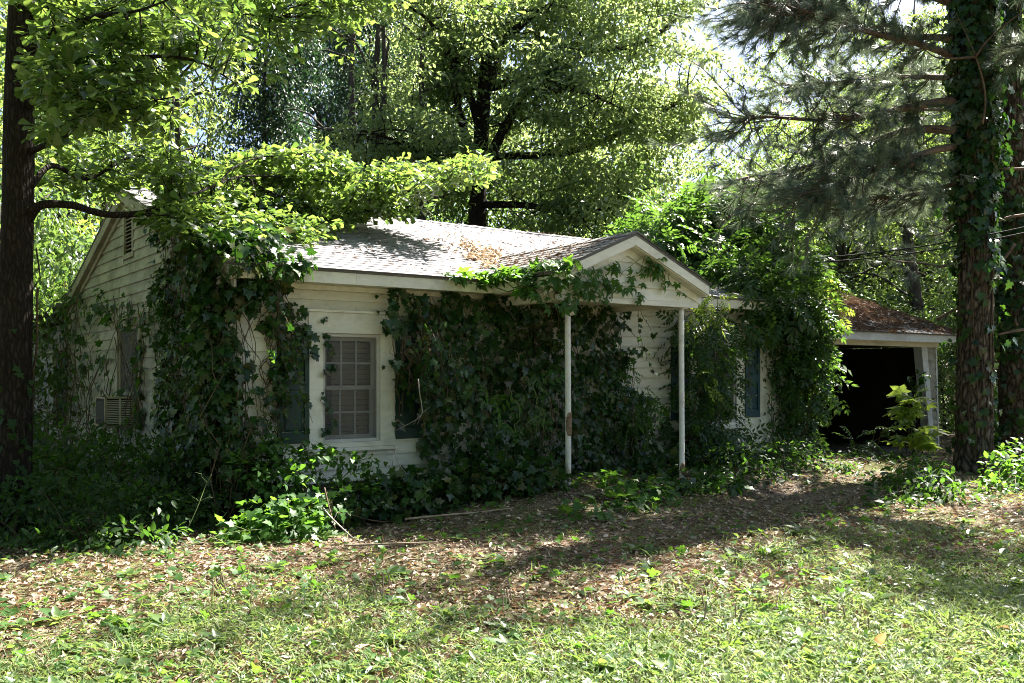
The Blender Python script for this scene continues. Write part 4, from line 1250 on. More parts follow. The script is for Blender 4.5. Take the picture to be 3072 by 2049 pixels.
# ------- the big pecan behind the roof
pb = at(1095, 0, 26.0); pb[2] = 0.0
pecan = thing('pecan_tree', 'big sunlit pecan with spreading dark limbs directly behind the roof ridge', 'tree', pb)
tp = ats([(1095, 864, 26), (1094, 700, 26), (1096, 500, 26), (1101, 390, 26), (1108, 250, 26), (1117, 140, 26), (1122, 40, 26.2), (1128, -90, 26.5), (1122, -240, 26.8)]) - pb
tp[0][2] = -0.1
link('trunk', trunk_mesh('trunk', tp, [0.30, 0.26, 0.24, 0.22, 0.20, 0.17, 0.13, 0.09, 0.04], M['bark_oak'], 20, 0.08, 3, 0.5, 5, 0.4), pecan)
limbs = [
    ([(1112, 400, 26), (1140, 330, 25.6), (1170, 275, 25.2), (1203, 216, 24.8), (1238, 200, 24.4), (1293, 200, 24), (1345, 213, 23.6), (1403, 238, 23.2)], 0.16),
    ([(1115, 205, 26), (1200, 178, 25.6), (1306, 140, 25), (1356, 121, 24.6), (1416, 111, 24.2), (1470, 101, 24), (1516, 73, 24), (1563, 37, 24), (1600, 0, 24.2)], 0.13),
    ([(1101, 300, 26), (1082, 228, 25.7), (1062, 180, 25.5), (1043, 132, 25.4), (1030, 60, 25.2), (1010, -30, 25)], 0.12),
    ([(1098, 390, 26), (1066, 300, 25.4), (1050, 236, 25.2), (1037, 143, 25), (1010, 87, 24.8), (980, 43, 24.6), (930, 10, 24.2)], 0.13),
    ([(1110, 360, 26), (1260, 355, 25.4), (1340, 340, 25), (1416, 310, 24.6), (1470, 282, 24.4), (1530, 252, 24.2), (1580, 215, 24)], 0.11),
    ([(1097, 430, 26), (1030, 395, 25), (960, 345, 24.2), (900, 320, 23.6), (830, 300, 23)], 0.10),
    ([(1100, 470, 26), (1190, 470, 25), (1270, 480, 24.6), (1350, 485, 24.2), (1440, 470, 24)], 0.11),
    ([(1116, 130, 26), (1180, 70, 25.4), (1250, 20, 25), (1330, -30, 24.8), (1420, -70, 24.6)], 0.12),
    ([(1110, 240, 26), (1180, 60, 27.5), (1300, -50, 28), (1400, -120, 28)], 0.12),
]
limb_pts = []
for pts, r_ in limbs:
    p = smooth_line(ats(pts) - pb, 4)
    MB().tube(p, np.linspace(r_, 0.03, len(p)), 8).build('limb', M['bark_oak'], pecan, True)
    limb_pts.append(p)
rg = np.random.default_rng(31)
tw, C = MB(), []
for p in limb_pts:
    for k in range(38):
        q = p[rg.integers(max(1, len(p) // 5), len(p))]
        e = q + unit(rg.normal(0, 1, 3) * np.array((1, 0.8, 0.6)) + UP * 0.12) * rg.uniform(0.5, 2.1)
        tw.tube(wobble_line(q, e, rg, 5, 0.12), np.linspace(0.022, 0.006, 5), 4)
        C.append(e)
        C.append(q + (e - q) * 0.6 + rg.normal(0, 0.2, 3))
tw.build('twigs', M['bark_oak'], pecan, True, kind='stuff')
poly = np.array([(930, -120), (1590, -120), (1580, 30), (1530, 120), (1580, 230), (1610, 330), (1590, 430), (1480, 490), (1300, 470), (1190, 440), (1010, 420), (960, 330), (840, 290), (900, 120)], float)
pq = sample_poly(poly, 270, rg, 12.0)
C += [at(a, b, z) - pb for (a, b), z in zip(pq, rg.uniform(25.0, 31, len(pq)))]
C = np.array(C)
dsp = np.stack((((C + pb)[:, 0] / (C + pb)[:, 1] * F + 512) * 2.2959, (HZ - ((C + pb)[:, 2] - CAMH) / (C + pb)[:, 1] * F) * 2.2959), 1)
C = C[~((np.abs(dsp[:, 0] - 1108) < 42) & ((C + pb)[:, 1] < 26.4) & (((dsp[:, 1] > 120) & (dsp[:, 1] < 340)) | (dsp[:, 1] > 390)))]
P, D, N = clump_leaves(C + pb, 72, rg.uniform(0.42, 0.85, len(C)), rg, 0.42, 0.35)
leaves(pecan, BLADE2, M['pecan'], P, D, N, rg.uniform(0.11, 0.21, len(P)))

# ------- left oak in the foreground
ob = at(22, 0, 9.5); ob[2] = 0.0
oak = thing('oak_tree', 'dark oak trunk at the left edge with leafy boughs reaching over the roof', 'tree', ob)
tp = ats([(18, 1280, 9.5), (24, 1180, 9.5), (30, 1000, 9.5), (34, 820, 9.5), (38, 600, 9.5), (42, 420, 9.5), (44, 250, 9.5), (50, 60, 9.5), (58, -140, 9.5), (64, -420, 9.6)]) - ob
tp[0][2] = -0.1
link('trunk', trunk_mesh('trunk', tp, [0.20, 0.185, 0.172, 0.160, 0.152, 0.148, 0.142, 0.13, 0.12, 0.10], M['bark_oak'], 40, 0.055, 3.2, 1.1, 10, 0.5), oak)
ol = [
    ([(62, 505, 9.5), (85, 476, 9.45), (115, 468, 9.45), (170, 472, 9.5), (215, 486, 9.6), (260, 493, 9.7), (325, 489, 9.9), (375, 474, 10.15), (410, 458, 10.4), (448, 444, 10.7), (505, 421, 11.3), (560, 404, 11.8), (650, 406, 12.4), (760, 416, 12.9), (860, 414, 13.2), (960, 408, 13.5), (1050, 398, 13.7), (1120, 385, 13.8)], 0.0601),
    ([(66, 350, 9.5), (110, 330, 9.2), (170, 300, 8.9), (240, 268, 8.6), (320, 240, 8.3), (400, 222, 8.0)], 0.035),
    ([(60, 120, 9.5), (110, 80, 9.2), (160, 62, 8.8), (230, 36, 8.4), (300, 28, 8.0), (360, 10, 7.8), (440, -25, 7.6)], 0.065),
    ([(60, 250, 9.5), (130, 190, 9.0), (220, 150, 8.7), (330, 130, 8.5), (450, 140, 8.6), (540, 190, 8.8)], 0.04),
    ([(70, 430, 9.5), (120, 380, 9.8), (200, 410, 10.4), (300, 360, 11), (400, 350, 11.4), (470, 330, 11.8)], 0.035),
    ([(60, 20, 9.5), (180, -40, 9.8), (330, -20, 10.2), (480, 20, 10.6), (620, 40, 11)], 0.06),
    ([(448, 444, 10.7), (470, 480, 10.9), (520, 520, 11.1), (590, 545, 11.5), (680, 540, 11.9)], 0.014),
    ([(560, 404, 11.8), (620, 440, 12.1), (700, 470, 12.5), (790, 490, 12.8), (880, 480, 13.1)], 0.014),
    ([(505, 421, 11.3), (530, 390, 11.6), (580, 365, 12.0), (660, 355, 12.5), (740, 355, 13)], 0.014),
]
olp = []
for pts, r_ in ol:
    p = smooth_line(ats(pts) - ob, 6)
    MB().tube(p, np.linspace(r_, 0.006, len(p)) if r_ < 0.06 else np.interp(np.linspace(0, 1, len(p)), [0, 0.08, 0.4, 0.62, 1], [r_, r_ * 0.72, r_ * 0.5, r_ * 0.22, 0.005]), 9).build('limb', M['bark_oak'], oak, True)
    olp.append(p)
rg = np.random.default_rng(41)
tw, C = MB(), []
def twig_from(q, e):
    tw.tube(wobble_line(q, e, rg, 5, 0.10), np.linspace(0.008, 0.003, 5), 4)
    for f in (1.0, 0.72, 0.45):
        C.append(q + (e - q) * f)
def near_limb(e):
    best, bp = 1e9, None
    for p in olp:
        d = ((p - e) ** 2).sum(1)
        i = int(d.argmin())
        if d[i] < best:
            best, bp = d[i], p[i]
    return bp
def fill(poly, n, z0, z1, zf=None, rag=10.0):
    pq = sample_poly(np.array(poly, float), n, rg, rag)
    for a, b in pq:
        z = rg.uniform(z0, z1) + (zf(a, b) if zf else 0)
        e = at(a, b, z) - ob
        q = near_limb(e)
        L = np.linalg.norm(e - q)
        if L > 0.75:
            q = e + (q - e) * 0.75 / L
        twig_from(q, e)
def bough_z(a, b):
    return min(hw(*on_plane(a, b, 'roof'))[1], 15.6) - rg.uniform(0.3, 1.0) * min(max((585 - b) / 38, 0.6), 3.3)
fill([(350, 500), (380, 430), (470, 390), (530, 350), (640, 340), (745, 345), (830, 385), (905, 365), (985, 385), (1060, 340), (1130, 335), (1120, 410), (1020, 430), (975, 480), (905, 505), (830, 520), (720, 545), (600, 575), (520, 560), (430, 540)], 420, 0, 0, bough_z)
n_low = len(C)
fill([(70, 170), (150, 110), (300, 110), (400, 190), (400, 330), (330, 300), (200, 260), (90, 320)], 85, 7.7, 9.3)
fill([(40, -60), (540, -60), (560, 60), (680, 130), (640, 210), (540, 190), (420, 150), (280, 120), (60, 180), (0, 60)], 120, 8.0, 11.5)
fill([(90, 300), (420, 300), (480, 420), (330, 450), (180, 460), (90, 450)], 60, 10.0, 12.5)
fill([(520, -60), (960, -60), (900, 40), (700, 90), (620, 90)], 60, 10.5, 13.0)
for k in range(420):        # upper crown added mostly over the frame, to shade the lower sprays
    e = np.array((rg.uniform(-6.5, 0.5), rg.uniform(8.0, 12.8), rg.uniform(6.2, 11))) - ob
    twig_from(e + unit(rg.normal(0, 1, 3)) * 0.5, e)
C = np.array(C)
P, D, N = clump_leaves(C + ob, 10, rg.uniform(0.07, 0.16, len(C)), rg, 0.6, 0.15, 1.3, 0.9)
tw.build('twigs', M['bark_oak'], oak, True, kind='stuff')
S = 0.075 + 0.085 * rg.random(len(P)) ** 1.3
leaves(oak, SPOON, M['oak'], P, D, N, S, 300, S / P[:, 1] + 0.002 * rg.random(len(P)))

# ------- right pine with drooping boughs
qb = np.array((7.2, 14.6, 0.0))
pine = thing('pine_tree', 'tall pine at right with ivy on its trunk and long drooping boughs', 'tree', qb)
tp = ats([(2236, 1105, 14.6), (2237, 1000, 14.6), (2238, 820, 14.6), (2240, 600, 14.6), (2238, 300, 14.6), (2236, 0, 14.6), (2234, -300, 14.6), (2230, -700, 14.6)]) - qb
tp[0][2] = -0.15
link('trunk', trunk_mesh('trunk', tp, [0.285, 0.262, 0.25, 0.24, 0.225, 0.21, 0.18, 0.12], M['bark_pine'], 72, 0.13, 5.5, 2.4, 18, 0.28), pine)
boughs = [
    ([(2190, 232, 14.6), (2145, 236, 14.4), (2080, 248, 14.2), (2010, 262, 14), (1930, 272, 13.8), (1850, 274, 13.7), (1760, 268, 13.6), (1690, 272, 13.5)], 0.075),
    ([(2190, 300, 14.6), (2140, 296, 14.5), (2080, 300, 14.6), (2010, 322, 14.8), (1940, 348, 15), (1880, 372, 15.1), (1800, 395, 15.2), (1720, 405, 15.2)], 0.075),
    ([(2195, 336, 14.6), (2150, 344, 14.2), (2090, 362, 13.9), (2020, 384, 13.6), (1960, 408, 13.4), (1890, 435, 13.3), (1810, 450, 13.2)], 0.06),
    ([(2190, 88, 14.6), (2120, 84, 15), (2040, 78, 15.3), (1960, 66, 15.6), (1880, 50, 15.8), (1780, 40, 16)], 0.06),
    ([(2190, 130, 14.6), (2110, 100, 14), (2000, 75, 13.6), (1900, 40, 13.3), (1800, 10, 13), (1740, -10, 12.9)], 0.06),
    ([(2195, 10, 14.6), (2100, -20, 14.2), (1980, -30, 13.9), (1850, -10, 13.6), (1770, 20, 13.4)], 0.07),
    ([(2200, -150, 14.6), (2080, -140, 14.4), (1950, -110, 14.2), (1830, -60, 14)], 0.08),
    ([(2200, 180, 14.6), (2120, 176, 16), (2010, 180, 17.2), (1900, 190, 18), (1800, 196, 18.6)], 0.06),
    ([(2195, 420, 14.6), (2130, 440, 15), (2050, 452, 15.4), (1960, 455, 15.6), (1880, 450, 15.8)], 0.04),
    ([(2280, 130, 14.6), (2330, 110, 14.2), (2400, 80, 13.8), (2480, 60, 13.4)], 0.05),
    ([(2280, -60, 14.6), (2340, -90, 13.9), (2420, -100, 13.2), (2500, -90, 12.7)], 0.06),
]
rg = np.random.default_rng(51)
C, Dr = [], []
tw = MB()
for pts, r_ in boughs:
    p = smooth_line(ats(pts) - qb, 5)
    MB().tube(p, np.interp(np.linspace(0, 1, len(p)), [0, 0.5, 1], [r_, r_ * 0.55, 0.012]), 8).build('bough', M['branch_pine'], pine, True)
    d = unit(np.gradient(p, axis=0))
    for k in range(82):
        i = rg.integers(len(p) // 6, len(p))
        f = i / len(p)
        side = unit(d[i] * 0.9 + rg.normal(0, 0.75, 3) * np.array((0.8, 1.0, 0.75)) - UP * 0.12)
        L = rg.uniform(0.35, 1.25) * (0.55 + 0.6 * f)
        e = p[i] + side * L
        w = wobble_line(p[i], e, rg, 6, 0.14, 0.05)
        tw.tube(w, np.linspace(0.011, 0.004, 6), 4)
        for g in np.linspace(1, 0.35, 4):
            j = g * 5
            q = w[int(j)] if j >= 5 else w[int(j)] + (w[int(j) + 1] - w[int(j)]) * (j % 1)
            C.append(q); Dr.append(side + rg.normal(0, 0.25, 3))
tw.build('twigs', M['branch_pine'], pine, True, kind='stuff')
# high crown over the frame: the shade it throws falls on the yard
for k in range(17):
    h, a = rg.uniform(8.6, 14.5), rg.uniform(0, 2 * math.pi)
    L = (0.8 + 2.2 * (1 - (h - 8.6) / 9)) * rg.uniform(0.75, 1.1)
    dr = np.array((math.cos(a), math.sin(a), 0.12))
    MB().tube(wobble_line(np.array((0, 0, h)), np.array((0, 0, h)) + dr * L, rg, 7, 0.05, 0.04), np.linspace(0.05, 0.012, 7), 6).build('bough', M['branch_pine'], pine, True)
    for j in range(26):
        f = rg.random() ** 0.7
        C.append(np.array((0, 0, h)) + dr * L * f + rg.normal(0, 0.28, 3))
        Dr.append(dr + rg.normal(0, 0.6, 3))
C, Dr = np.array(C), np.array(Dr)
link('needles', leaf_mesh('needles', NEEDLES, M['needle'], C, Dr, rg.normal(0, 1, C.shape) + UP, rg.uniform(0.17, 0.27, len(C))), pine, kind='stuff')
cones = 0
for i in rg.choice(len(C) - 17 * 26, 9, replace=False):
    if C[i][0] + qb[0] > -2:
        mb = MB().tube([C[i] - UP * (0.02 + q * 0.09) for q in (0, 0.25, 0.6, 0.9, 1.0)], [0.012, 0.034, 0.040, 0.022, 0.004], 8)
        mb.build('pine_cone', M['branch_pine'], pine, True)
# dead bare branches in front of the ivy
for pts in ([(2255, 285, 14.1), (2262, 240, 14.05), (2258, 190, 14), (2240, 130, 13.95), (2228, 100, 13.9), (2195, 30, 13.8)], [(2240, 130, 13.95), (2270, 90, 13.8), (2330, 40, 13.5), (2390, 0, 13.2)],
            [(2240, 130, 13.95), (2190, 134, 13.9), (2145, 130, 13.9), (2110, 100, 13.9)], [(2270, 130, 14.3), (2300, 112, 14.2), (2351, 92, 14), (2400, 88, 13.8)]):
    p = smooth_line(ats(pts) - qb, 5)
    MB().tube(p, np.linspace(0.022, 0.005, len(p)), 6).build('dead_branch', M['branch_pine'], pine, True)

# ------- second pine at the right edge
rb = at(2330, 0, 16.0); rb[2] = 0
pine2 = thing('pine_tree', 'second pine trunk at the right edge, half covered with ivy', 'tree', rb)
tp = ats([(2338, 1010, 16.0), (2336, 800, 16.0), (2326, 500, 16.0), (2318, 250, 16.0), (2312, 0, 16.0), (2305, -400, 16.0)]) - rb
tp[0][2] = -0.1
link('trunk', trunk_mesh('trunk', tp, [0.30, 0.27, 0.25, 0.235, 0.22, 0.17], M['bark_pine'], 44, 0.08, 4.5, 1.6, 12, 0.25), pine2)
for pts in ([(2400, 752, 15.3), (2340, 758, 15.2), (2300, 766, 15.1), (2290, 768, 15.1)], [(2335, 748, 15.2), (2331, 738, 15.2), (2332, 728, 15.2)], [(2420, 488, 15.1), (2330, 496, 15.0), (2290, 508, 15.0), (2265, 515, 15.0)],
            [(2380, 385, 15.2), (2330, 388, 15.1), (2283, 386, 15.1)], [(2330, 560, 15.3), (2300, 600, 15.3), (2270, 622, 15.2)], [(2150, 735, 17.0), (2190, 712, 16.9), (2225, 700, 16.8)]):
    p = smooth_line(ats(pts) - rb, 5)
    MB().tube(p, np.linspace(0.03, 0.012, len(p)), 6).build('dead_branch', M['branch_pine'], pine2, True)
C = np.array([(rr * math.cos(a), rr * math.sin(a), h) for h, a, rr in zip(rg.uniform(8.0, 15, 420), rg.uniform(0, 6.283, 420), 2.8 * rg.random(420) ** 0.5)])
link('needles', leaf_mesh('needles', NEEDLES, M['needle'], C, unit(C * np.array((1, 1, 0))) + rg.normal(0, 0.35, C.shape), rg.normal(0, 1, C.shape) + UP, rg.uniform(0.18, 0.27, len(C))), pine2, kind='stuff')

# ------- third pine, added behind the tall one to shade the right hand vines
tb = np.array((10.6, 21.6, 0.0))
shade_pine = thing('pine_tree', 'pine added behind the garage corner for shade, mostly hidden by the ivy covered trunk', 'tree', tb)
link('trunk', trunk_mesh('trunk', [(0, 0, -0.1), (0.05, 0, 4), (0.1, 0.05, 9), (0.05, 0.1, 15)], [0.24, 0.21, 0.17, 0.06], M['bark_pine'], 24, 0.08, 4.5, 1.6, 8, 0.25), shade_pine)
C, Dr = [], []
for k in range(22):
    h, a = rg.uniform(4.2, 13.5), rg.uniform(0, 2 * math.pi)
    L = (0.7 + 2.3 * (1 - (h - 4.2) / 11)) * rg.uniform(0.75, 1.1)
    dr = np.array((math.cos(a), math.sin(a), -0.05))
    MB().tube(wobble_line(np.array((0, 0, h)), np.array((0, 0, h)) + dr * L, rg, 7, 0.05, 0.04), np.linspace(0.045, 0.012, 7), 6).build('bough', M['branch_pine'], shade_pine, True)
    for j in range(44):
        C.append(np.array((0, 0, h)) + dr * L * rg.random() ** 0.7 + rg.normal(0, 0.28, 3))
        Dr.append(dr + rg.normal(0, 0.6, 3))
C, Dr = np.array(C), np.array(Dr)
link('needles', leaf_mesh('needles', NEEDLES, M['needle'], C, Dr, rg.normal(0, 1, C.shape) + UP, rg.uniform(0.18, 0.28, len(C))), shade_pine, kind='stuff')

# ------- ivy on trunks
def trunk_ivy(name, label, base, axis, h0, h1, rad, depth, n, rng, dens=None, nparts=0, size=(0.08, 0.16), mat=None, nst=14):
    t = thing(name, label, 'ivy', base)
    h = rng.uniform(h0, h1, n * 3)
    if dens is not None:
        h = h[rng.random(len(h)) < dens(h)]
    h = h[:n]
    n = len(h)
    a = rng.uniform(0, 2 * math.pi, n)
    r_ = rad + depth * np.abs(rng.normal(0, 0.5, n)) * (0.6 + 0.4 * np.sin(h * 2.3 + 2 * np.cos(a)))
    ax = np.array([[np.interp(q, axis[:, 2], axis[:, 0]), np.interp(q, axis[:, 2], axis[:, 1])] for q in h])
    o = np.stack((np.cos(a), np.sin(a), 0 * a), 1)
    P = np.stack((ax[:, 0] + base[0], ax[:, 1] + base[1], h + base[2]), 1) + o * r_[:, None]
    D = -UP * 0.9 + rng.normal(0, 0.5, (n, 3)) + o * 0.35
    N = o + UP * 0.45 + rng.normal(0, 0.32, (n, 3))
    S = rng.uniform(*size, n)
    st = MB()
    for k in range(nst):
        a0, hh = rng.uniform(0, 6.28), np.linspace(max(0, h0 - 1.5), h1, 22)
        aa = a0 + np.cumsum(rng.normal(0, 0.12, 22))
        pts = np.array([(np.interp(q, axis[:, 2], axis[:, 0]) + math.cos(w) * (rad + 0.02), np.interp(q, axis[:, 2], axis[:, 1]) + math.sin(w) * (rad + 0.02), q) for q, w in zip(hh, aa)])
        st.tube(pts, rng.uniform(0.006, 0.013), 5)
    st.build('stems', M['stem'], t, True, kind='stuff')
    leaves(t, IVY, mat or M['ivy'], P, D, N, S, nparts, -(P[:, 1]) + 0.4 * rng.random(n))
    return t
rg = np.random.default_rng(61)
ax = ats([(2236, 1105, 14.6), (2240, 600, 14.6), (2238, 300, 14.6), (2236, 0, 14.6), (2234, -300, 14.6)]) - qb
trunk_ivy('ivy', 'thick ivy wrapped round the upper trunk of the tall right pine', qb, ax, 0.4, 11.5, 0.25, 0.30, 5200, rg, lambda h: np.where(h > 4.1, 1.0, np.where(h > 3.2, 0.35, 0.10)), 260)
ax2 = ats([(2338, 1010, 16.0), (2326, 500, 16.0), (2318, 250, 16.0), (2312, 0, 16.0), (2305, -400, 16.0)]) - rb
trunk_ivy('ivy', 'patchy ivy climbing the pine trunk at the right edge', rb, ax2, 0.3, 10.5, 0.27, 0.42, 3000, rg, lambda h: np.where((h > 2.0) & (h < 4.6), 0.7, np.where(h > 6.5, 0.6, 0.22)), 60)
ax3 = ats([(24, 1180, 9.5), (34, 820, 9.5), (38, 600, 9.5)]) - ob
trunk_ivy('ivy', 'light green ivy sprays at the foot of the left oak trunk', ob, ax3, 0.1, 2.5, 0.18, 0.3, 170, rg, lambda h: np.clip(1.25 - h / 2.2, 0, 1), 60, (0.05, 0.10), M['shrub'], 4)
# ------------------------------------------------------------------ ivy and vines on the house
def fbm(u, v, k=0.0):
    return 0.5 + 0.25 * np.sin(u * 2.3 + 1.7 * np.sin(v * 1.9 + k) + k) + 0.25 * np.sin(v * 3.1 + 1.3 * np.sin(u * 2.7 - k) + 2 * k)

def wall_pt(plane, u, v, off):
    if plane == 'front':
        return hw(u, -off, v)
    if plane == 'gable':
        return hw(-off, u, v)
    if plane == 'porch':
        return hw(u, -1.46 - off, v)
    return hw(u, v, roof_h(v) + off)
NORM = {'front': -D2, 'gable': -D1, 'porch': -D2, 'roof': unit(-D2 * SLOPE + UP)}

def climbing(name, label, cat, patches, lu, mat, size, rng, nparts=0, stems=18, stem_mat=None, hang=0.8, part='leaf', group=None, strands=0):
    """patches: (plane, outline on the sheet, leaves per m2, thickness, min gap)"""
    Ps, Ds, Ns, Ss, Rk, S_ = [], [], [], [], [], MB()
    root = None
    for plane, poly, dens, thick, gap in patches:
        q = uv_poly(poly, 'front' if plane == 'porch' else plane, -1.46 if plane == 'porch' else 0.0)
        n = max(8, int(area(q) * dens))
        p = sample_poly(q, n, rng, 0.11)
        p = p[rng.random(n) < 0.68 + 0.6 * fbm(p[:, 0] * 2.6, p[:, 1] * 2.2, len(label) * 1.3)]
        n = len(p)
        off = gap + thick * (0.25 + 0.75 * fbm(p[:, 0] * 1.6, p[:, 1] * 1.6, len(label) * 0.7)) * rng.random(n) ** 0.6
        P = wall_pt(plane, p[:, 0], p[:, 1], off)
        nn = NORM[plane]
        if plane == 'roof':
            D = rng.normal(0, 0.6, (n, 3)) + (-D2 * 0.5)
            N = nn + rng.normal(0, 0.35, (n, 3))
        else:
            D = -UP * hang + nn * 0.35 + rng.normal(0, 0.45, (n, 3))
            N = nn * 0.9 + UP * 0.55 + rng.normal(0, 0.34, (n, 3))
        Ps.append(P); Ds.append(D); Ns.append(N)
        Ss.append(size[0] * 0.75 + (size[1] * 1.1 - size[0] * 0.75) * rng.random(n) ** 1.4)
        Rk.append(off / (thick + gap) + 0.3 * rng.random(n))
        if root is None:
            c = P.mean(0)
            root = thing(name, label, cat, (c[0], c[1], max(0.0, float(P[:, 2].min()))), 0, group)
        b = np.array(root.location)
        lo, hi = q.min(0), q.max(0)
        for k in range(stems):
            u0 = rng.uniform(lo[0], hi[0])
            vv = np.linspace(lo[1], hi[1], 16)
            uu = u0 + np.cumsum(rng.normal(0, 0.05, 16))
            ok = inside(q, np.stack((uu, vv), 1))
            if ok.sum() < 4:
                continue
            a0, a1 = np.where(ok)[0][[0, -1]]
            if a1 - a0 < 3:
                continue
            uu, vv = uu[a0:a1 + 1], vv[a0:a1 + 1]
            o = gap * 0.5 + 0.02 + thick * 0.45 * np.abs(np.sin(vv * 2.2 + k))
            S_.tube(wall_pt(plane, uu, vv, o) - b, rng.uniform(0.002, 0.006), 5)
    front = [(i, pl_) for i, (pl_, *_r) in enumerate(patches) if pl_ in ('front', 'gable')]
    if strands and front:
        for k in range(strands):
            i, pl_ = front[rng.integers(len(front))]
            p0 = Ps[i][rng.integers(len(Ps[i]))] + NORM[pl_] * rng.uniform(0.02, 0.2)
            L = rng.uniform(0.35, 1.1)
            d_ = np.array((rng.normal(0, 0.25), rng.normal(0, 0.15), -1.0)) + NORM[pl_] * rng.uniform(0.0, 0.3)
            w_ = wobble_line(p0, p0 + unit(d_) * min(L, max(0.1, p0[2] - 0.15)), rng, 8, 0.10)
            S_.tube(w_ - b, np.linspace(0.004, 0.002, 8), 4)
            m_ = int(L * 16)
            f_ = rng.random(m_) * 6.99
            q_ = np.array([w_[int(x)] + (w_[int(x) + 1] - w_[int(x)]) * (x % 1) for x in f_])
            Ps.append(q_ + rng.normal(0, 0.02, (m_, 3)))
            Ds.append(rng.normal(0, 0.6, (m_, 3)) - UP * 0.6)
            Ns.append(NORM[pl_] + UP * 0.5 + rng.normal(0, 0.5, (m_, 3)))
            Ss.append(rng.uniform(size[0] * 0.6, size[1] * 0.8, m_))
            Rk.append(0.8 + 0.4 * rng.random(m_))
    if S_.f:
        S_.build('stems', stem_mat or M['stem'], root, True, kind='stuff')
    P, D, N, S, K_ = np.vstack(Ps), np.vstack(Ds), np.vstack(Ns), np.concatenate(Ss), np.concatenate(Rk)
    if lu is IVY and len(P) > 300:
        y_ = rng.random(len(P)) < 0.22
        leaves(root, HEART, M['creeper'], P[y_], D[y_], N[y_] + rng.normal(0, 0.3, (y_.sum(), 3)), S[y_] * rng.uniform(0.4, 0.75, y_.sum()), 0, None, part, 'young_leaves')
        o_ = ~y_
        P, D, N, S, K_ = P[o_], D[o_], N[o_], S[o_], K_[o_]
    leaves(root, lu, mat, P, D, N, S, nparts, K_, part)
    return root

rg = np.random.default_rng(71)
climbing('ivy', 'dense dark ivy column wrapping the front left corner of the house', 'ivy', [
    ('gable', [(400, 505), (520, 560), (520, 1180), (395, 1200), (398, 1000), (385, 860), (400, 720), (370, 660), (398, 600)], 360, 0.30, 0.03),
    ('front', [(512, 590), (545, 600), (560, 700), (545, 790), (555, 860), (560, 960), (600, 985), (640, 1000), (600, 1060), (560, 1130), (512, 1180)], 330, 0.28, 0.03),
    ('gable', [(385, 640), (410, 640), (400, 720), (365, 690), (335, 760), (330, 730)], 90, 0.08, 0.02),
    ('front', [(512, 600), (600, 640), (610, 690), (560, 720), (512, 700)], 260, 0.42, 0.05),
    ], IVY, M['ivy'], (0.070, 0.135), rg, 290, 26, strands=24)
climbing('ivy', 'ivy spilling over the left end of the roof above the corner column', 'ivy', [
    ('roof', [(365, 500), (380, 462), (470, 465), (570, 480), (650, 525), (640, 575), (600, 600), (520, 600), (420, 570)], 420, 0.30, 0.03),
    ], IVY, M['ivy'], (0.07, 0.125), rg, 80, 8)
climbing('ivy', 'ivy hanging over the green shutter left of the front window', 'ivy', [
    ('front', [(610, 665), (650, 650), (640, 720), (700, 715), (712, 790), (690, 840), (650, 850), (640, 900), (615, 880), (600, 800), (625, 740)], 620, 0.18, 0.05),
    ('front', [(600, 800), (640, 820), (650, 900), (640, 960), (660, 1000), (600, 1010), (580, 960), (610, 900)], 260, 0.16, 0.04),
    ('front', [(600, 640), (630, 650), (640, 750), (625, 900), (600, 900), (612, 760)], 60, 0.07, 0.03),
    ], IVY, M['ivy'], (0.065, 0.12), rg, 150, 14, strands=14)
climbing('ivy', 'narrow ivy strand climbing the left casing of the front window', 'ivy', [
    ('front', [(738, 705), (758, 700), (765, 750), (750, 790), (748, 1000), (733, 1000), (735, 790)], 420, 0.05, 0.05),
    ], IVY, M['ivy'], (0.045, 0.085), rg, 40, 1, hang=0.5)
climbing('ivy', 'thin ivy fringe hanging along the soffit above the front window', 'ivy', [
    ('front', [(640, 645), (760, 655), (900, 668), (1000, 672), (1000, 682), (870, 680), (760, 668), (650, 660)], 70, 0.06, 0.03),
    ], IVY, M['ivy'], (0.05, 0.08), rg, 26, 3)
climbing('ivy', 'deep dark ivy wall between the front window and the left porch post', 'ivy', [
    ('front', [(865, 680), (930, 670), (1010, 680), (1110, 672), (1180, 665), (1300, 690), (1310, 850), (1310, 1110), (1130, 1140), (980, 1110), (960, 990), (905, 960), (880, 870), (905, 790), (860, 740)], 470, 0.42, 0.05),
    ('front', [(870, 780), (960, 740), (1000, 800), (990, 900), (920, 920), (885, 850)], 120, 0.45, 0.30),
    ], IVY, M['ivy'], (0.070, 0.135), rg, 290, 40, strands=50)
climbing('ivy', 'ivy covering the wall inside the porch behind the two posts', 'ivy', [
    ('front', [(1300, 690), (1420, 700), (1415, 780), (1440, 830), (1430, 900), (1470, 960), (1475, 1030), (1520, 1060), (1560, 1080), (1300, 1110)], 470, 0.35, 0.05),
    ('front', [(1430, 880), (1480, 930), (1500, 1000), (1560, 1010), (1560, 1030), (1480, 1040), (1440, 960)], 130, 0.25, 0.05),
    ], IVY, M['ivy'], (0.070, 0.125), rg, 130, 24, strands=26)
climbing('creeper', 'five leaved creeper trailing over the porch gable and its left eave', 'vine', [
    ('porch', [(1300, 620), (1345, 600), (1400, 640), (1440, 590), (1480, 570), (1530, 620), (1590, 680), (1540, 670), (1480, 650), (1440, 680), (1380, 690), (1300, 690)], 170, 0.16, 0.02),
    ('porch', [(1240, 640), (1300, 605), (1350, 600), (1330, 690), (1280, 720), (1200, 700)], 150, 0.30, 0.02),
    ], PALM5, M['creeper'], (0.07, 0.12), rg, 220, 14, M['green_stem'], 0.6)
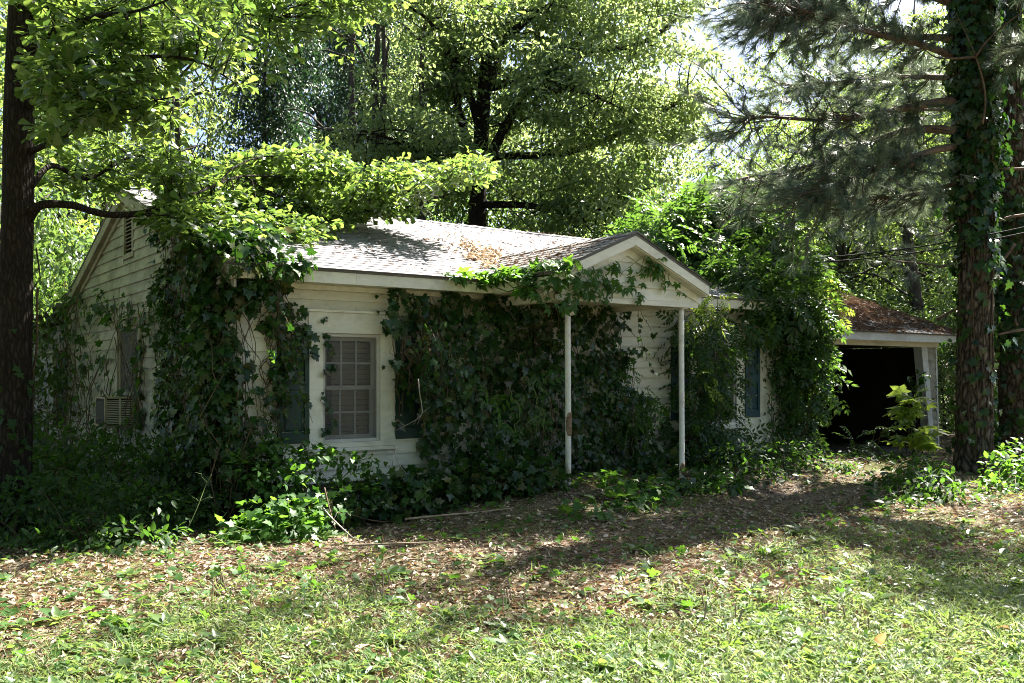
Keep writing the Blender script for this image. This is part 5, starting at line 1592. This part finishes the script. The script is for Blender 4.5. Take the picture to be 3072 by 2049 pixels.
# creeper on the left eave of the porch roof
def blob_plant(name, label, cat, blobs, lu, mat, size, dens, rng, nparts=0, stems=12, stem_mat=None, base=None, droop=0.5, shell=(0.55, 1.05), part='leaf', group=None, sizefall=None, up=0.7):
    """blobs: (centre, (rx, ry, rz)); leaves through the outer part of each"""
    Ps, Os = [], []
    for c, r_ in blobs:
        r_ = np.array(r_, float)
        n = int(dens * 4 * math.pi * ((r_[0] * r_[1]) ** 1.6 / 3 + (r_[0] * r_[2]) ** 1.6 / 3 + (r_[1] * r_[2]) ** 1.6 / 3) ** (1 / 1.6))
        o = unit(rng.normal(0, 1, (n, 3)))
        k = rng.uniform(*shell, (n, 1))
        k = k * (1 + 0.25 * np.sin(o[:, :1] * 5 + c[0] * 3) * np.sin(o[:, 2:] * 6 + c[1]))
        P = np.array(c) + o * r_ * k
        Ps.append(P); Os.append(o)
    P, O = np.vstack(Ps), np.vstack(Os)
    g = ground_h(P[:, 0], P[:, 1]) + 0.02
    ok = P[:, 2] > g
    P, O = P[ok], O[ok]
    b = base if base is not None else np.array((np.mean([c[0][0] for c in blobs]), np.mean([c[0][1] for c in blobs]), 0.0))
    b = np.array(b, float)
    if base is None:
        b[2] = float(ground_h(b[0], b[1]))
    root = thing(name, label, cat, b, 0, group)
    D = O * 0.7 - UP * droop + rng.normal(0, 0.45, P.shape)
    N = O * 0.55 + UP * up + rng.normal(0, 0.38, P.shape)
    S = size[0] * 0.8 + (size[1] * 1.1 - size[0] * 0.8) * rng.random(len(P)) ** 1.3
    mb = MB()
    for c, r_ in blobs:
        for k in range(max(1, stems // len(blobs))):
            e = np.array(c) + unit(rng.normal(0, 1, 3)) * np.array(r_) * 0.9
            s0 = b + rng.normal(0, 0.12, 3) * np.array((1, 1, 0)) if np.linalg.norm(np.array(c) - b) < 2.2 else np.array(c) - np.array((0, 0, r_[2] * 0.9))
            mb.tube(wobble_line(s0 - b, e - b, rng, 7, 0.14), np.linspace(0.010, 0.003, 7), 4)
    mb.build('stems', stem_mat or M['stem'], root, True, kind='stuff')
    vis = (O @ VISN) + 0.2 * rng.random(len(P))
    leaves(root, lu, mat, P, D, N, S, nparts, vis, part)
    return root
rg = np.random.default_rng(81)
v = [(hw(t, s, h), (rx, ry, rz)) for t, s, h, rx, ry, rz in ((3.36, -1.45, 2.87, 0.24, 0.22, 0.07), (3.26, -1.1, 2.84, 0.2, 0.26, 0.06), (3.16, -0.75, 2.82, 0.2, 0.26, 0.06), (3.02, -0.45, 2.80, 0.24, 0.16, 0.06), (2.7, -0.42, 2.79, 0.2, 0.1, 0.04), (3.30, -1.62, 2.72, 0.16, 0.12, 0.16), (3.14, -1.2, 2.66, 0.12, 0.3, 0.14))]
blob_plant('creeper', 'bright green creeper lying along the left eave of the porch roof', 'vine', v, PALM5, M['creeper'], (0.09, 0.15), 130, rg, 120, 10, M['green_stem'], hw(3.3, -1.2, 2.6), 0.15, up=1.0)

# wisteria over the right part of the roof and the right corner
def along(dx, dy, z, rx, ry=None, rz=None):
    return (at(dx, dy, z), (rx, ry or rx, rz or rx))
v = [along(1500, 545, 16.6, 0.75, 0.8, 0.55), along(1560, 540, 17.0, 0.8, 0.8, 0.65), along(1630, 545, 17.0, 0.9, 0.8, 0.7), along(1700, 560, 17.0, 0.85, 0.8, 0.7), along(1650, 610, 16.0, 0.75, 0.7, 0.5),
     along(1760, 600, 16.8, 0.8, 0.8, 0.7), along(1720, 650, 16.0, 0.7, 0.6, 0.55), along(1790, 660, 16.4, 0.7, 0.7, 0.65), along(1580, 600, 16.2, 0.6, 0.6, 0.45), along(1510, 590, 15.6, 0.5, 0.5, 0.35), along(1740, 660, 14.7, 0.5, 0.5, 0.4), along(1790, 690, 14.9, 0.5, 0.5, 0.45), along(1835, 700, 15.3, 0.5, 0.45, 0.45), along(1690, 640, 15.0, 0.5, 0.5, 0.35), along(1640, 510, 17.2, 0.8, 0.8, 0.5), along(1740, 540, 17.2, 0.7, 0.7, 0.5), along(1810, 620, 16.4, 0.6, 0.6, 0.6)]
blob_plant('wisteria', 'leafy wisteria mound heaped over the right part of the roof', 'vine', v, PINNATE, M['wisteria'], (0.24, 0.42), 34, rg, 170, 30, None, hw(8.2, 0.5, 2.95), 0.35)
v = [along(1805, 730, 15.3, 0.5, 0.45, 0.5), along(1840, 770, 15.5, 0.5, 0.45, 0.5), along(1855, 840, 15.6, 0.48, 0.45, 0.5), along(1835, 910, 15.4, 0.36, 0.35, 0.5), along(1880, 900, 15.8, 0.3, 0.35, 0.36),
     along(1810, 830, 15.2, 0.3, 0.3, 0.5), along(1825, 990, 15.2, 0.34, 0.35, 0.5), along(1870, 720, 16.0, 0.3, 0.35, 0.3), along(1770, 720, 14.9, 0.3, 0.25, 0.3)]
blob_plant('wisteria', 'hanging mass of vines at the right corner beside the garage', 'vine', v, PINNATE_FINE, M['wisteria'], (0.15, 0.28), 60, rg, 170, 30, None, None, 0.6)
v = [along(1905, 690, 15.6, 0.16, 0.2, 0.22), along(1890, 655, 15.6, 0.15, 0.2, 0.16), along(1925, 720, 15.6, 0.12, 0.15, 0.2), along(1900, 745, 15.5, 0.14, 0.15, 0.18)]
blob_plant('wisteria', 'sunlit wisteria shoot sticking out above the garage eave', 'vine', v, PINNATE, M['bright_leaf'], (0.16, 0.26), 40, rg, 40, 6, M['green_stem'], at(1880, 760, 15.5), 0.3)
v = [along(1600, 745, 13.6, 0.42, 0.4, 0.3), along(1560, 800, 13.9, 0.34, 0.3, 0.35), along(1625, 800, 13.6, 0.35, 0.35, 0.35), along(1600, 870, 13.7, 0.42, 0.35, 0.45), along(1570, 960, 13.9, 0.5, 0.35, 0.5),
     along(1640, 960, 13.8, 0.42, 0.3, 0.5), along(1660, 880, 14.2, 0.3, 0.25, 0.4), along(1690, 760, 14.3, 0.42, 0.3, 0.26), along(1690, 1010, 14.2, 0.34, 0.3, 0.25), along(1520, 760, 14.2, 0.3, 0.25, 0.22), along(1620, 1030, 13.6, 0.6, 0.4, 0.35)]
blob_plant('wisteria', 'wisteria hanging in front of the right window behind the right porch post', 'vine', v, PINNATE, M['wisteria'], (0.15, 0.27), 50, rg, 170, 26, None, None, 0.5)
v = [along(1640, 690, 13.3, 0.2, 0.2, 0.14), along(1655, 730, 13.2, 0.2, 0.2, 0.14), along(1590, 720, 13.2, 0.2, 0.2, 0.12), along(1630, 860, 13.2, 0.12, 0.15, 0.2)]
blob_plant('wisteria', 'sunlit leaf sprays right of the right porch post under the eave', 'vine', v, PINNATE, M['bright_leaf'], (0.15, 0.24), 32, rg, 40, 6, M['green_stem'], at(1640, 760, 13.5), 0.35)
climbing('wisteria', 'feathery leaf sprays on the dark ivy just left of the left post', 'vine', [
    ('porch', [(1170, 880), (1300, 850), (1300, 1000), (1180, 1010), (1130, 960)], 26, 0.25, -0.55)], PINNATE, M['creeper'], (0.2, 0.3), rg, 30, 4, M['green_stem'], 0.5)
v = [along(1432, 870, 13.2, 0.25, 0.2, 0.2), along(1465, 930, 13.1, 0.25, 0.2, 0.25), along(1490, 920, 13.2, 0.2, 0.2, 0.14), along(1440, 960, 13.1, 0.25, 0.2, 0.25)]
blob_plant('wisteria', 'sunlit leaf spray inside the porch between the two posts', 'vine', v, PINNATE, M['creeper'], (0.13, 0.2), 44, rg, 40, 8, M['green_stem'], None, 0.4)

climbing('vine', 'thin vines trailing over the shutter and white wall right of the right window', 'vine', [
    ('front', [(1690, 760), (1800, 760), (1795, 880), (1760, 900), (1740, 860), (1700, 930)], 130, 0.25, 0.06),
    ('front', [(1735, 900), (1795, 880), (1790, 1040), (1750, 1050)], 60, 0.15, 0.04)], OVAL, M['wisteria'], (0.06, 0.11), rg, 60, 8, strands=10)

# vines on the gable wall
climbing('vine', 'tangled vines with drooping leaves on the shaded gable wall', 'vine', [
    ('gable', [(225, 670), (330, 690), (390, 720), (385, 780), (330, 770), (260, 745), (215, 740)], 60, 0.22, 0.03),
    ('gable', [(150, 760), (260, 790), (290, 860), (300, 930), (240, 960), (150, 960)], 26, 0.25, 0.03),
    ('gable', [(323, 770), (342, 770), (340, 980), (320, 990)], 130, 0.08, 0.05),
    ('gable', [(90, 640), (160, 620), (230, 690), (220, 780), (110, 800)], 40, 0.35, 0.05),
    ], IVY, M['shrub'], (0.08, 0.17), rg, 160, 10)
mb = MB()
vb = hw(-0.1, 5.0, 0)
for k in range(24):
    s0 = rg.uniform(1.8, 9.5)
    hh = np.linspace(rg.uniform(0, 0.6), rg.uniform(1.6, 3.1) if s0 > 2.5 else rg.uniform(2, 3), 16)
    ss = s0 + np.cumsum(rg.normal(0, 0.10, 16))
    mb.tube(hw(-0.04 - 0.25 * rg.random() * np.abs(np.sin(hh * 1.5 + k)), ss, hh) - vb, rg.uniform(0.003, 0.008), 5)
for k in range(60):
    s0, h0 = rg.uniform(3.0, 9.0), rg.uniform(0.0, 0.9)
    e = hw(-rg.uniform(0.1, 0.9), s0 + rg.normal(0, 0.9), h0 + rg.uniform(0.1, 0.9))
    mb.tube(wobble_line(hw(-rg.uniform(0.1, 0.9), s0, h0) - vb, e - vb, rg, 8, 0.2), 0.005, 4)
bv = thing('vine', 'bare brown vine stems tangled over the gable wall and wing', 'vine', vb)
mb.build('stems', M['stem'], bv, True)

# ivy standing out round the corner itself
rg = np.random.default_rng(77)
v = [(hw(-0.10 + 0.06 * math.sin(h * 2.1), -0.04, h), (0.27 + 0.04 * math.sin(h * 5), 0.24, 0.26)) for h in (0.25, 0.55, 0.85, 1.15, 1.45, 1.75, 2.05, 2.35, 2.62, 2.9)]
v += [(hw(0.30, -0.12, 0.75), (0.24, 0.15, 0.25)), (hw(0.32, -0.12, 0.4), (0.26, 0.18, 0.3)), (hw(0.35, -0.42, 2.72), (0.32, 0.14, 0.16)), (hw(0.15, -0.3, 2.5), (0.26, 0.2, 0.16)), (hw(-0.05, -0.42, 2.82), (0.32, 0.18, 0.2)), (hw(0.55, -0.45, 2.80), (0.30, 0.12, 0.13)), (hw(0.2, -0.2, 3.0), (0.4, 0.3, 0.16))]
blob_plant('ivy', 'bulging ivy hiding the corner board between gable wall and front wall', 'ivy', v, IVY, M['ivy'], (0.070, 0.13), 150, rg, 260, 40, None, hw(0.0, -0.15, 0.0), 0.8, up=0.45)

# shrubs along the left and front
rg = np.random.default_rng(91)
def sh(label, items, lu, mat, size, dens, nparts=30, stems=10, name='shrub', cat='shrub', droop=0.35, **kw):
    return blob_plant(name, label, cat, [along(*i) for i in items], lu, mat, size, dens, rg, nparts, stems, kw.pop('stem_mat', None), None, droop, **kw)
sh('dark leafy shrub in deep shade at the bottom left, below the air conditioner', [(120, 1150, 9.2, 0.45, 0.5, 0.28), (230, 1160, 9.3, 0.5, 0.5, 0.28), (330, 1170, 9.2, 0.45, 0.5, 0.25), (180, 1225, 8.6, 0.5, 0.4, 0.16), (300, 1240, 8.5, 0.5, 0.4, 0.14)], OVAL, M['shrub'], (0.05, 0.10), 230, 120, 24)
sh('dark shrub against the gable wall under the wing window', [(130, 1040, 12.5, 0.8, 0.7, 0.5), (60, 1080, 11.5, 0.6, 0.6, 0.5), (200, 1080, 11.5, 0.7, 0.6, 0.4)], OVAL, M['shrub'], (0.07, 0.13), 130, 60, 18)
sh('low shade shrub between the gable wall and the corner ivy', [(300, 1090, 10.6, 0.5, 0.5, 0.45), (370, 1100, 10.1, 0.4, 0.4, 0.45), (420, 1180, 9.4, 0.4, 0.4, 0.3), (280, 1030, 11.5, 0.4, 0.4, 0.3)], OVAL, M['shrub'], (0.05, 0.10), 190, 60, 16)
sh('dark shrub at the foot of the left oak trunk', [(40, 1210, 8.9, 0.4, 0.4, 0.25), (-40, 1180, 9.0, 0.5, 0.5, 0.4), (90, 1250, 8.4, 0.4, 0.4, 0.14)], OVAL, M['shrub'], (0.05, 0.10), 200, 50, 12)
sh('sunlit ivy mound on the ground in front of the left corner', [(620, 1190, 9.25, 0.36, 0.34, 0.20), (690, 1185, 9.35, 0.38, 0.34, 0.20), (660, 1215, 9.1, 0.42, 0.34, 0.16), (560, 1215, 9.1, 0.30, 0.3, 0.14)], IVY, M['creeper'], (0.06, 0.11), 210, 180, 14, 'ivy', 'ivy')
sh('pale sunlit vine spray below the front window', [(660, 1050, 9.9, 0.26, 0.22, 0.12), (720, 1045, 10.0, 0.28, 0.22, 0.13), (780, 1050, 10.1, 0.25, 0.2, 0.11), (620, 1025, 9.9, 0.2, 0.2, 0.10), (845, 1065, 10.2, 0.2, 0.2, 0.09), (640, 1110, 9.7, 0.3, 0.25, 0.16), (720, 1105, 9.95, 0.3, 0.2, 0.12), (800, 1100, 10.15, 0.3, 0.2, 0.12), (570, 1080, 9.6, 0.2, 0.2, 0.16), (680, 1085, 9.8, 0.25, 0.2, 0.12)], HEART, M['creeper'], (0.045, 0.085), 150, 130, 14, 'vine', 'vine', 0.2, stem_mat=M['green_stem'])
sh('ivy bank along the foundation below the front window', [(720, 1165, 9.7, 0.5, 0.4, 0.16), (820, 1150, 9.9, 0.5, 0.35, 0.18), (900, 1140, 10.1, 0.5, 0.4, 0.24), (980, 1130, 10.3, 0.5, 0.4, 0.32)], IVY, M['ivy'], (0.065, 0.12), 180, 130, 20, 'ivy', 'ivy')
sh('ivy bank along the foundation left of the left porch post', [(1060, 1120, 10.6, 0.5, 0.4, 0.34), (1150, 1110, 10.7, 0.5, 0.4, 0.34), (1225, 1105, 10.8, 0.4, 0.4, 0.32)], IVY, M['ivy'], (0.065, 0.12), 180, 90, 20, 'ivy', 'ivy')
sh('low ivy patch spreading around the foot of the left post', [(1340, 1180, 9.9, 0.36, 0.3, 0.08), (1410, 1155, 10.4, 0.45, 0.35, 0.10), (1470, 1130, 10.9, 0.5, 0.4, 0.14), (1390, 1110, 11.3, 0.4, 0.3, 0.14)], IVY, M['creeper'], (0.07, 0.12), 130, 80, 12, 'ivy', 'ivy')
sh('low ivy patch between and beyond the two porch posts', [(1520, 1115, 11.4, 0.45, 0.35, 0.10), (1610, 1095, 12.2, 0.5, 0.35, 0.12), (1510, 1065, 12.6, 0.4, 0.3, 0.2), (1650, 1115, 11.7, 0.4, 0.35, 0.10)], IVY, M['ivy'], (0.07, 0.12), 140, 80, 12, 'ivy', 'ivy')
sh('leafy ground vines below the right window', [(1680, 1060, 12.9, 0.6, 0.5, 0.3), (1760, 1050, 13.4, 0.6, 0.5, 0.28), (1720, 1090, 12.4, 0.6, 0.5, 0.18), (1830, 1055, 13.6, 0.6, 0.5, 0.26)], OVAL, M['shrub'], (0.06, 0.11), 150, 70, 14)
sh('leafy ground vines in front of the dark garage opening', [(1900, 1075, 13.8, 0.5, 0.4, 0.12), (1980, 1055, 15.0, 0.6, 0.5, 0.12), (2060, 1062, 15.2, 0.6, 0.5, 0.12), (1940, 1088, 13.6, 0.6, 0.5, 0.10)], OVAL, M['shrub'], (0.06, 0.11), 150, 60, 14)
sh('low leafy plants left of the tall pine foot', [(2080, 1110, 12.4, 0.4, 0.4, 0.22), (2140, 1125, 12.0, 0.42, 0.4, 0.24), (2180, 1150, 11.6, 0.4, 0.35, 0.2), (2050, 1150, 11.4, 0.4, 0.4, 0.14), (2120, 1080, 13.2, 0.4, 0.4, 0.2)], OVAL, M['shrub'], (0.07, 0.13), 150, 120, 16, 'low_plant', 'plant')
sh('sunlit low plants right of the tall pine foot', [(2310, 1090, 13.2, 0.45, 0.4, 0.3), (2351, 1060, 13.8, 0.5, 0.4, 0.35), (2290, 1120, 12.6, 0.3, 0.3, 0.16), (2400, 1100, 13, 0.5, 0.4, 0.3)], OVAL, M['creeper'], (0.07, 0.13), 150, 90, 14, 'low_plant', 'plant')
sh('shade shrub between the two right hand pines', [(2300, 960, 17.0, 0.6, 0.6, 0.6), (2351, 990, 16.5, 0.6, 0.6, 0.5)], OVAL, M['shrub'], (0.08, 0.14), 110, 30, 10)
sh('leafy plant at the bottom right corner of the lawn', [(2330, 1470, 6.1, 0.16, 0.16, 0.13), (2370, 1500, 5.9, 0.18, 0.16, 0.12)], OVAL, M['weed'], (0.06, 0.11), 200, 40, 6, 'low_plant', 'plant')
sh('vine leaves inside the dark garage by the hanging cord', [(2110, 870, 18.6, 0.22, 0.2, 0.14), (2090, 900, 18.6, 0.2, 0.2, 0.14)], OVAL, M['ivy'], (0.10, 0.16), 60, 10, 6, 'vine', 'vine')

# young tree in front of the garage
sb = at(2095, 0, 15.6); sb[2] = float(ground_h(sb[0], sb[1]))
sap = thing('sapling', 'bright yellow green sapling with compound leaves in front of the garage', 'sapling', sb)
mb = MB()
st = smooth_line([(0, 0, 0), (0.02, 0, 0.3), (-0.02, 0, 0.65), (0.03, 0, 1.0), (0.06, 0, 1.25)], 4)
mb.tube(st, np.linspace(0.016, 0.005, len(st)), 6).build('stem', M['green_stem'], sap, True)
Pp, Dd = [], []
for k in range(62):
    z = rg.uniform(0.28, 1.25)
    a = rg.uniform(0, 2 * math.pi)
    rr = rg.uniform(0.03, 0.38) * (1.25 - 0.55 * z)
    Pp.append((0.03 + rr * math.cos(a), rr * math.sin(a), z))
    Dd.append((math.cos(a), math.sin(a), 0.35))
Pp, Dd = np.array(Pp) + sb, np.array(Dd) + rg.normal(0, 0.25, (62, 3))
leaves(sap, PALM5, M['sapling'], Pp, Dd, UP + rg.normal(0, 0.35, (62, 3)), rg.uniform(0.19, 0.30, 62), 62)
# arching shoots to its left
sh('arching wisteria shoots reaching across the garage opening', [(1975, 1010, 15.2, 0.22, 0.2, 0.06), (2030, 990, 15.2, 0.22, 0.2, 0.05), (1990, 1040, 15.0, 0.25, 0.2, 0.08)], PINNATE, M['wisteria'], (0.15, 0.24), 30, 40, 10, 'wisteria', 'vine', 0.3)

# ------------------------------------------------------------------ ground cover
rg = np.random.default_rng(101)
def scatter(n, z0, z1, spread=0.62, keep=None):
    z = np.exp(rg.uniform(math.log(z0), math.log(z1), n))
    x = rg.uniform(-1, 1, n) * (spread * z + 1.2)
    if keep is not None:
        k = rg.random(n) < keep(x, z)
        x, z = x[k], z[k]
    return np.stack((x, z, ground_h(x, z)), 1)
def patch(x, y, f=1.0, k=0.0):
    return 0.5 + 0.28 * np.sin(x * 1.3 * f + 1.8 * np.sin(y * 0.9 * f + k)) + 0.22 * np.sin(y * 2.1 * f + 1.5 * np.sin(x * 1.7 * f - k))
def free(P):
    t = (P[:, 0] - HC[0]) * D1[0] + (P[:, 1] - HC[1]) * D1[1]
    s = (P[:, 0] - HC[0]) * D2[0] + (P[:, 1] - HC[1]) * D2[1]
    return ~((s > -0.05) & (t > -0.05) & (t < LEN)) & ~((s > GS - 0.1) & (t > 9.8) & (t < 15.8))
def frac(x, y):
    n_ = np.zeros_like(x)
    for f_, w_, k_ in ((0.7, 0.36, 0.0), (1.7, 0.28, 1.7), (3.9, 0.22, 3.1), (8.5, 0.14, 0.6)):
        n_ = n_ + w_ * patch(x, y, f_, k_)
    return n_
green = lambda x, y: np.clip(0.70 - (y - 5.6) * 0.36 + 2.6 * (frac(x, y) - 0.52) + 0.22 * np.maximum(x - 0.3, 0) * (y < 12.5) + 0.34 * np.minimum(x + 1.5, 0), 0.03, 1)

def field(name, label, cat, lu, mat, P, size, up, tilt, down=0.0):
    P = P[free(P)]
    n = len(P)
    a = rg.uniform(0, 2 * math.pi, n)
    D = np.stack((np.cos(a), np.sin(a), np.full(n, up)), 1) + rg.normal(0, 0.25, (n, 3))
    N = UP + rg.normal(0, tilt, (n, 3))
    P[:, 2] += rg.uniform(0.0, 0.02, n) - down
    return link(name, leaf_mesh(name, lu, mat, P, D, N, rg.uniform(*size, n)), None, label=label, cat=cat, kind='stuff')
BL = (np.array([(-0.04, 0, 0), (0.04, 0, 0), (0.05, 0.5, 0.0), (-0.05, 0.5, 0.0), (0, 1.0, -0.22)], float), np.array([(0, 1, 2), (0, 2, 3), (3, 2, 4)]))
LF = fan([(0.24, 0.3), (0.2, 0.7)], 0.4, 0.45, 0.45)
field('leaf_litter', 'dry brown leaf bits covering the yard', 'leaf litter', LF, M['litter'], scatter(60000, 4.1, 22), (0.02, 0.075), 0.05, 0.6)
field('pine_straw', 'brown pine straw and chopped stems strewn over the yard', 'pine straw', lance(0.05), M['straw'], scatter(52000, 4.1, 20), (0.05, 0.13), 0.10, 0.5)
BN = (np.array([(-0.022, 0, 0), (0.022, 0, 0), (0.026, 0.5, 0.0), (-0.026, 0.5, 0.0), (0, 1.0, -0.22)], float), BL[1])
field('grass', 'fine green grass blades in the front yard', 'grass', BN, M['grass'], scatter(95000, 4.1, 16, keep=green), (0.05, 0.14), 1.2, 0.7)
field('stilt_grass', 'low leafy grass with short pointed leaves in the lawn', 'grass', lance(0.13), M['grass'], scatter(95000, 4.1, 16, keep=green), (0.025, 0.065), 0.35, 0.5, -0.035)
field('clover', 'small round leaved weeds low in the yard', 'ground cover', BLADE2, M['weed'], scatter(16000, 4.1, 18, keep=lambda x, y: np.clip(0.25 + green(x, y), 0, 1)), (0.03, 0.085), 0.35, 0.6, -0.03)
field('ground_ivy', 'young ivy leaves scattered over the bare ground', 'ground cover', IVY, M['creeper'], scatter(8000, 4.1, 20, keep=lambda x, y: 0.25 + 0.75 * patch(x, y, 1.4, 2.0)), (0.035, 0.10), 0.1, 0.45, -0.025)
# rooted weeds one can pick out
unitw = compose([placed(OVAL, (0, 0, 0), R(a), s, d) for a, s, d in ((0, 1, -0.5), (70, 0.9, -0.35), (-75, 0.95, -0.3), (150, 0.85, -0.4), (-140, 0.8, -0.5), (30, 0.6, -0.9))])
wm = np_mesh('leaf', unitw[0], unitw[1], M['weed'])
stm = MB().tube([(0, 0, -0.3), (0.01, 0, 0.1)], 0.02, 5).mesh('stem', M['green_stem'])
def keepw(x, y):
    return np.clip(green(x, y) * 1.1, 0.2, 1)
Pw = scatter(520, 4.6, 11.5, 0.56, keepw)
Pw = Pw[free(Pw)][:240]
for i, p in enumerate(Pw):
    o = thing('weed', 'broad leaved green weed growing in the front lawn', 'weed', (p[0], p[1], p[2] + 0.02), rg.uniform(0, 6.28), 'broad leaved weeds in the lawn')
    s = rg.uniform(0.07, 0.18)
    o.scale = (s, s, s * rg.uniform(0.8, 1.3))
    link('leaf', wm, o)
    link('stem', stm, o)
# big fallen leaves
lv = fan([(0.13, 0.12), (0.22, 0.38), (0.17, 0.66), (0.06, 0.9)], 0.5, 0.45, 0.4)
def flm(nm, c):
    return leaf_mat(nm, c, [(0.45, 0.25, 0.08)] * 2, 0.25, 0.6, 0.25)
yl = flm('yellow_dry_leaf', [(0.40, 0.23, 0.05), (0.46, 0.28, 0.07)])
tn = flm('tan_dry_leaf', [(0.42, 0.29, 0.19), (0.52, 0.39, 0.28)])
bn = flm('brown_dry_leaf', [(0.22, 0.10, 0.05), (0.30, 0.14, 0.07)])
for (dx, dy, z, s, mt, rot, up, lab) in (
        (2008, 1505, 5.35, 0.13, yl, 0.4, 1.2, 'large yellow dry leaf standing upright in the lower right lawn'), (1770, 1478, 5.5, 0.10, tn, 2.0, 0.2, 'tan dry leaf lying left of the upright yellow leaf'),
        (1345, 1478, 5.45, 0.10, tn, 4.0, 0.5, 'pale curled dry leaf right of the bottom centre'), (815, 1522, 5.2, 0.12, tn, 1.0, 0.6, 'curled pale dry leaf in bottom lawn, left of centre'),
        (2050, 1385, 6.1, 0.09, bn, 3.0, 0.4, 'dark brown dry leaf above the upright yellow leaf'), (2290, 1440, 5.75, 0.10, bn, 5.0, 0.8, 'dark brown dry leaf near the bottom right corner plant'),
        (430, 1330, 7.0, 0.08, bn, 0.2, 0.5, 'brown dry leaf on the sunlit litter at left'), (1965, 1335, 6.6, 0.09, tn, 2.6, 0.3, 'pale tan dry leaf in the middle of the right lawn'),
        (1400, 1500, 5.3, 0.09, bn, 2.2, 0.3, 'brown dry leaf at the bottom right of centre'), (1180, 1520, 5.2, 0.08, bn, 0.9, 0.3, 'brown dry leaf at the bottom centre'),
        (1860, 1420, 5.9, 0.08, bn, 4.4, 0.2, 'rust brown dry leaf left of the right lawn stubble'), (2060, 1480, 5.5, 0.09, tn, 5.6, 0.5, 'folded tan leaf right of the upright yellow leaf')):
    p = at(dx, dy, z)
    p[2] = float(ground_h(p[0], p[1])) + 0.03
    V, X = lv
    d = unit(np.array((math.cos(rot), math.sin(rot), up)))
    nrm = np.array((0, -0.6, 1.0)) if up > 1 else np.array((0, 0, 1.0))
    o = link('fallen_leaf', leaf_mesh('fallen_leaf', lv, mt, np.zeros((1, 3)), d[None], nrm[None], np.array([s])), None, label=lab, cat='leaf')
    o.location = p
# cut stubble
def stubble(dx, dy, z, n, lab, hmax=0.16):
    b = at(dx, dy, z); b[2] = float(ground_h(b[0], b[1]))
    o = thing('stubble', lab, 'stubble', b)
    for k in range(n):
        x, y = rg.normal(0, 0.09, 2)
        h = rg.uniform(0.4, 1) * hmax
        l = rg.normal(0, 0.15, 2) * h
        MB().tube([(x, y, -0.02), (x + l[0] * 0.5, y + l[1] * 0.5, h * 0.5), (x + l[0], y + l[1], h)], rg.uniform(0.003, 0.007), 5).build('stalk', M['stick'], o)
stubble(890, 1335, 6.8, 6, 'cut brown stalks standing at the shadow edge, left of centre')
stubble(1910, 1425, 5.9, 14, 'tuft of cut stalks in the right lawn', 0.12)
stubble(1190, 1365, 6.5, 5, 'few cut stalks in the middle of the lawn')
stubble(1690, 1420, 5.9, 5, 'few cut stalks left of the tuft in the right lawn', 0.2)
stubble(500, 1340, 6.8, 4, 'thin cut stalks on the bright litter at left', 0.15)
# sticks
def stick(pts, r0, r1, lab, mat='stick', twigs=3, ground=True, nm='stick'):
    p = ats(pts)
    if ground:
        p[:, 2] = np.maximum(p[:, 2], ground_h(p[:, 0], p[:, 1]) + 0.02)
    b = p[0].copy()
    q = smooth_line(p - b, 5)
    o = thing(nm, lab, 'stick', b)
    MB().tube(q, np.linspace(r0, r1, len(q)), 6).build('stem', M[mat], o, True)
    for k in range(twigs):
        i = rg.integers(len(q) // 3, len(q))
        e = q[i] + unit(rg.normal(0, 1, 3) * np.array((1, 0.6, 0.5)) + UP * 0.3) * rg.uniform(0.08, 0.22)
        MB().tube(wobble_line(q[i], e, rg, 5, 0.15), np.linspace(r1 * 0.8, 0.0015, 5), 4).build('twig', M[mat], o, True)
    return o
stick([(790, 1252, 8.35), (860, 1250, 8.4), (930, 1247, 8.45), (1005, 1245, 8.5)], 0.012, 0.006, 'long brown stick lying on the litter in front of the house')
stick([(930, 1192, 9.3), (1030, 1182, 9.45), (1100, 1176, 9.6), (1180, 1166, 9.8)], 0.012, 0.006, 'long stick lying along the edge of the ivy bank')
stick([(740, 1165, 9.2), (762, 1190, 9.0), (785, 1212, 8.85), (810, 1235, 8.7)], 0.010, 0.006, 'pale stick slanting down beside the sunlit ivy mound', 'grey_stick', 1, False)
stick([(745, 1120, 9.3), (752, 1150, 9.2), (760, 1180, 9.1), (770, 1215, 9.0)], 0.008, 0.005, 'dark upright stick behind the sunlit ivy mound', 'stem', 1, False)
stick([(370, 1275, 8.2), (440, 1250, 8.4), (520, 1225, 8.6), (600, 1215, 8.7)], 0.006, 0.004, 'thin pale shoot arching over the shade plants at left', 'green_stem', 2)
stick([(960, 870, 10.3), (963, 900, 10.3), (968, 930, 10.3), (966, 955, 10.3), (935, 975, 10.4), (905, 990, 10.5)], 0.006, 0.004, 'bleached bare twig hanging in front of the right green shutter', 'grey_stick', 5, False, 'bare_twig')
stick([(905, 1020, 10.3), (910, 1055, 10.2), (935, 1090, 10.1), (960, 1120, 10.0)], 0.005, 0.003, 'thin pale vine stem dangling below the window corner', 'grey_stick', 2, False, 'bare_twig')
stick([(430, 1215, 8.6), (455, 1160, 8.7), (470, 1120, 8.8), (485, 1090, 8.8)], 0.005, 0.003, 'thin upright shoot in front of the corner ivy', 'green_stem', 3, False, 'bare_twig')
stick([(2000, 1150, 11.6), (2060, 1130, 11.9), (2120, 1118, 12.2)], 0.006, 0.004, 'dry stalk leaning in the plants left of the pine foot')
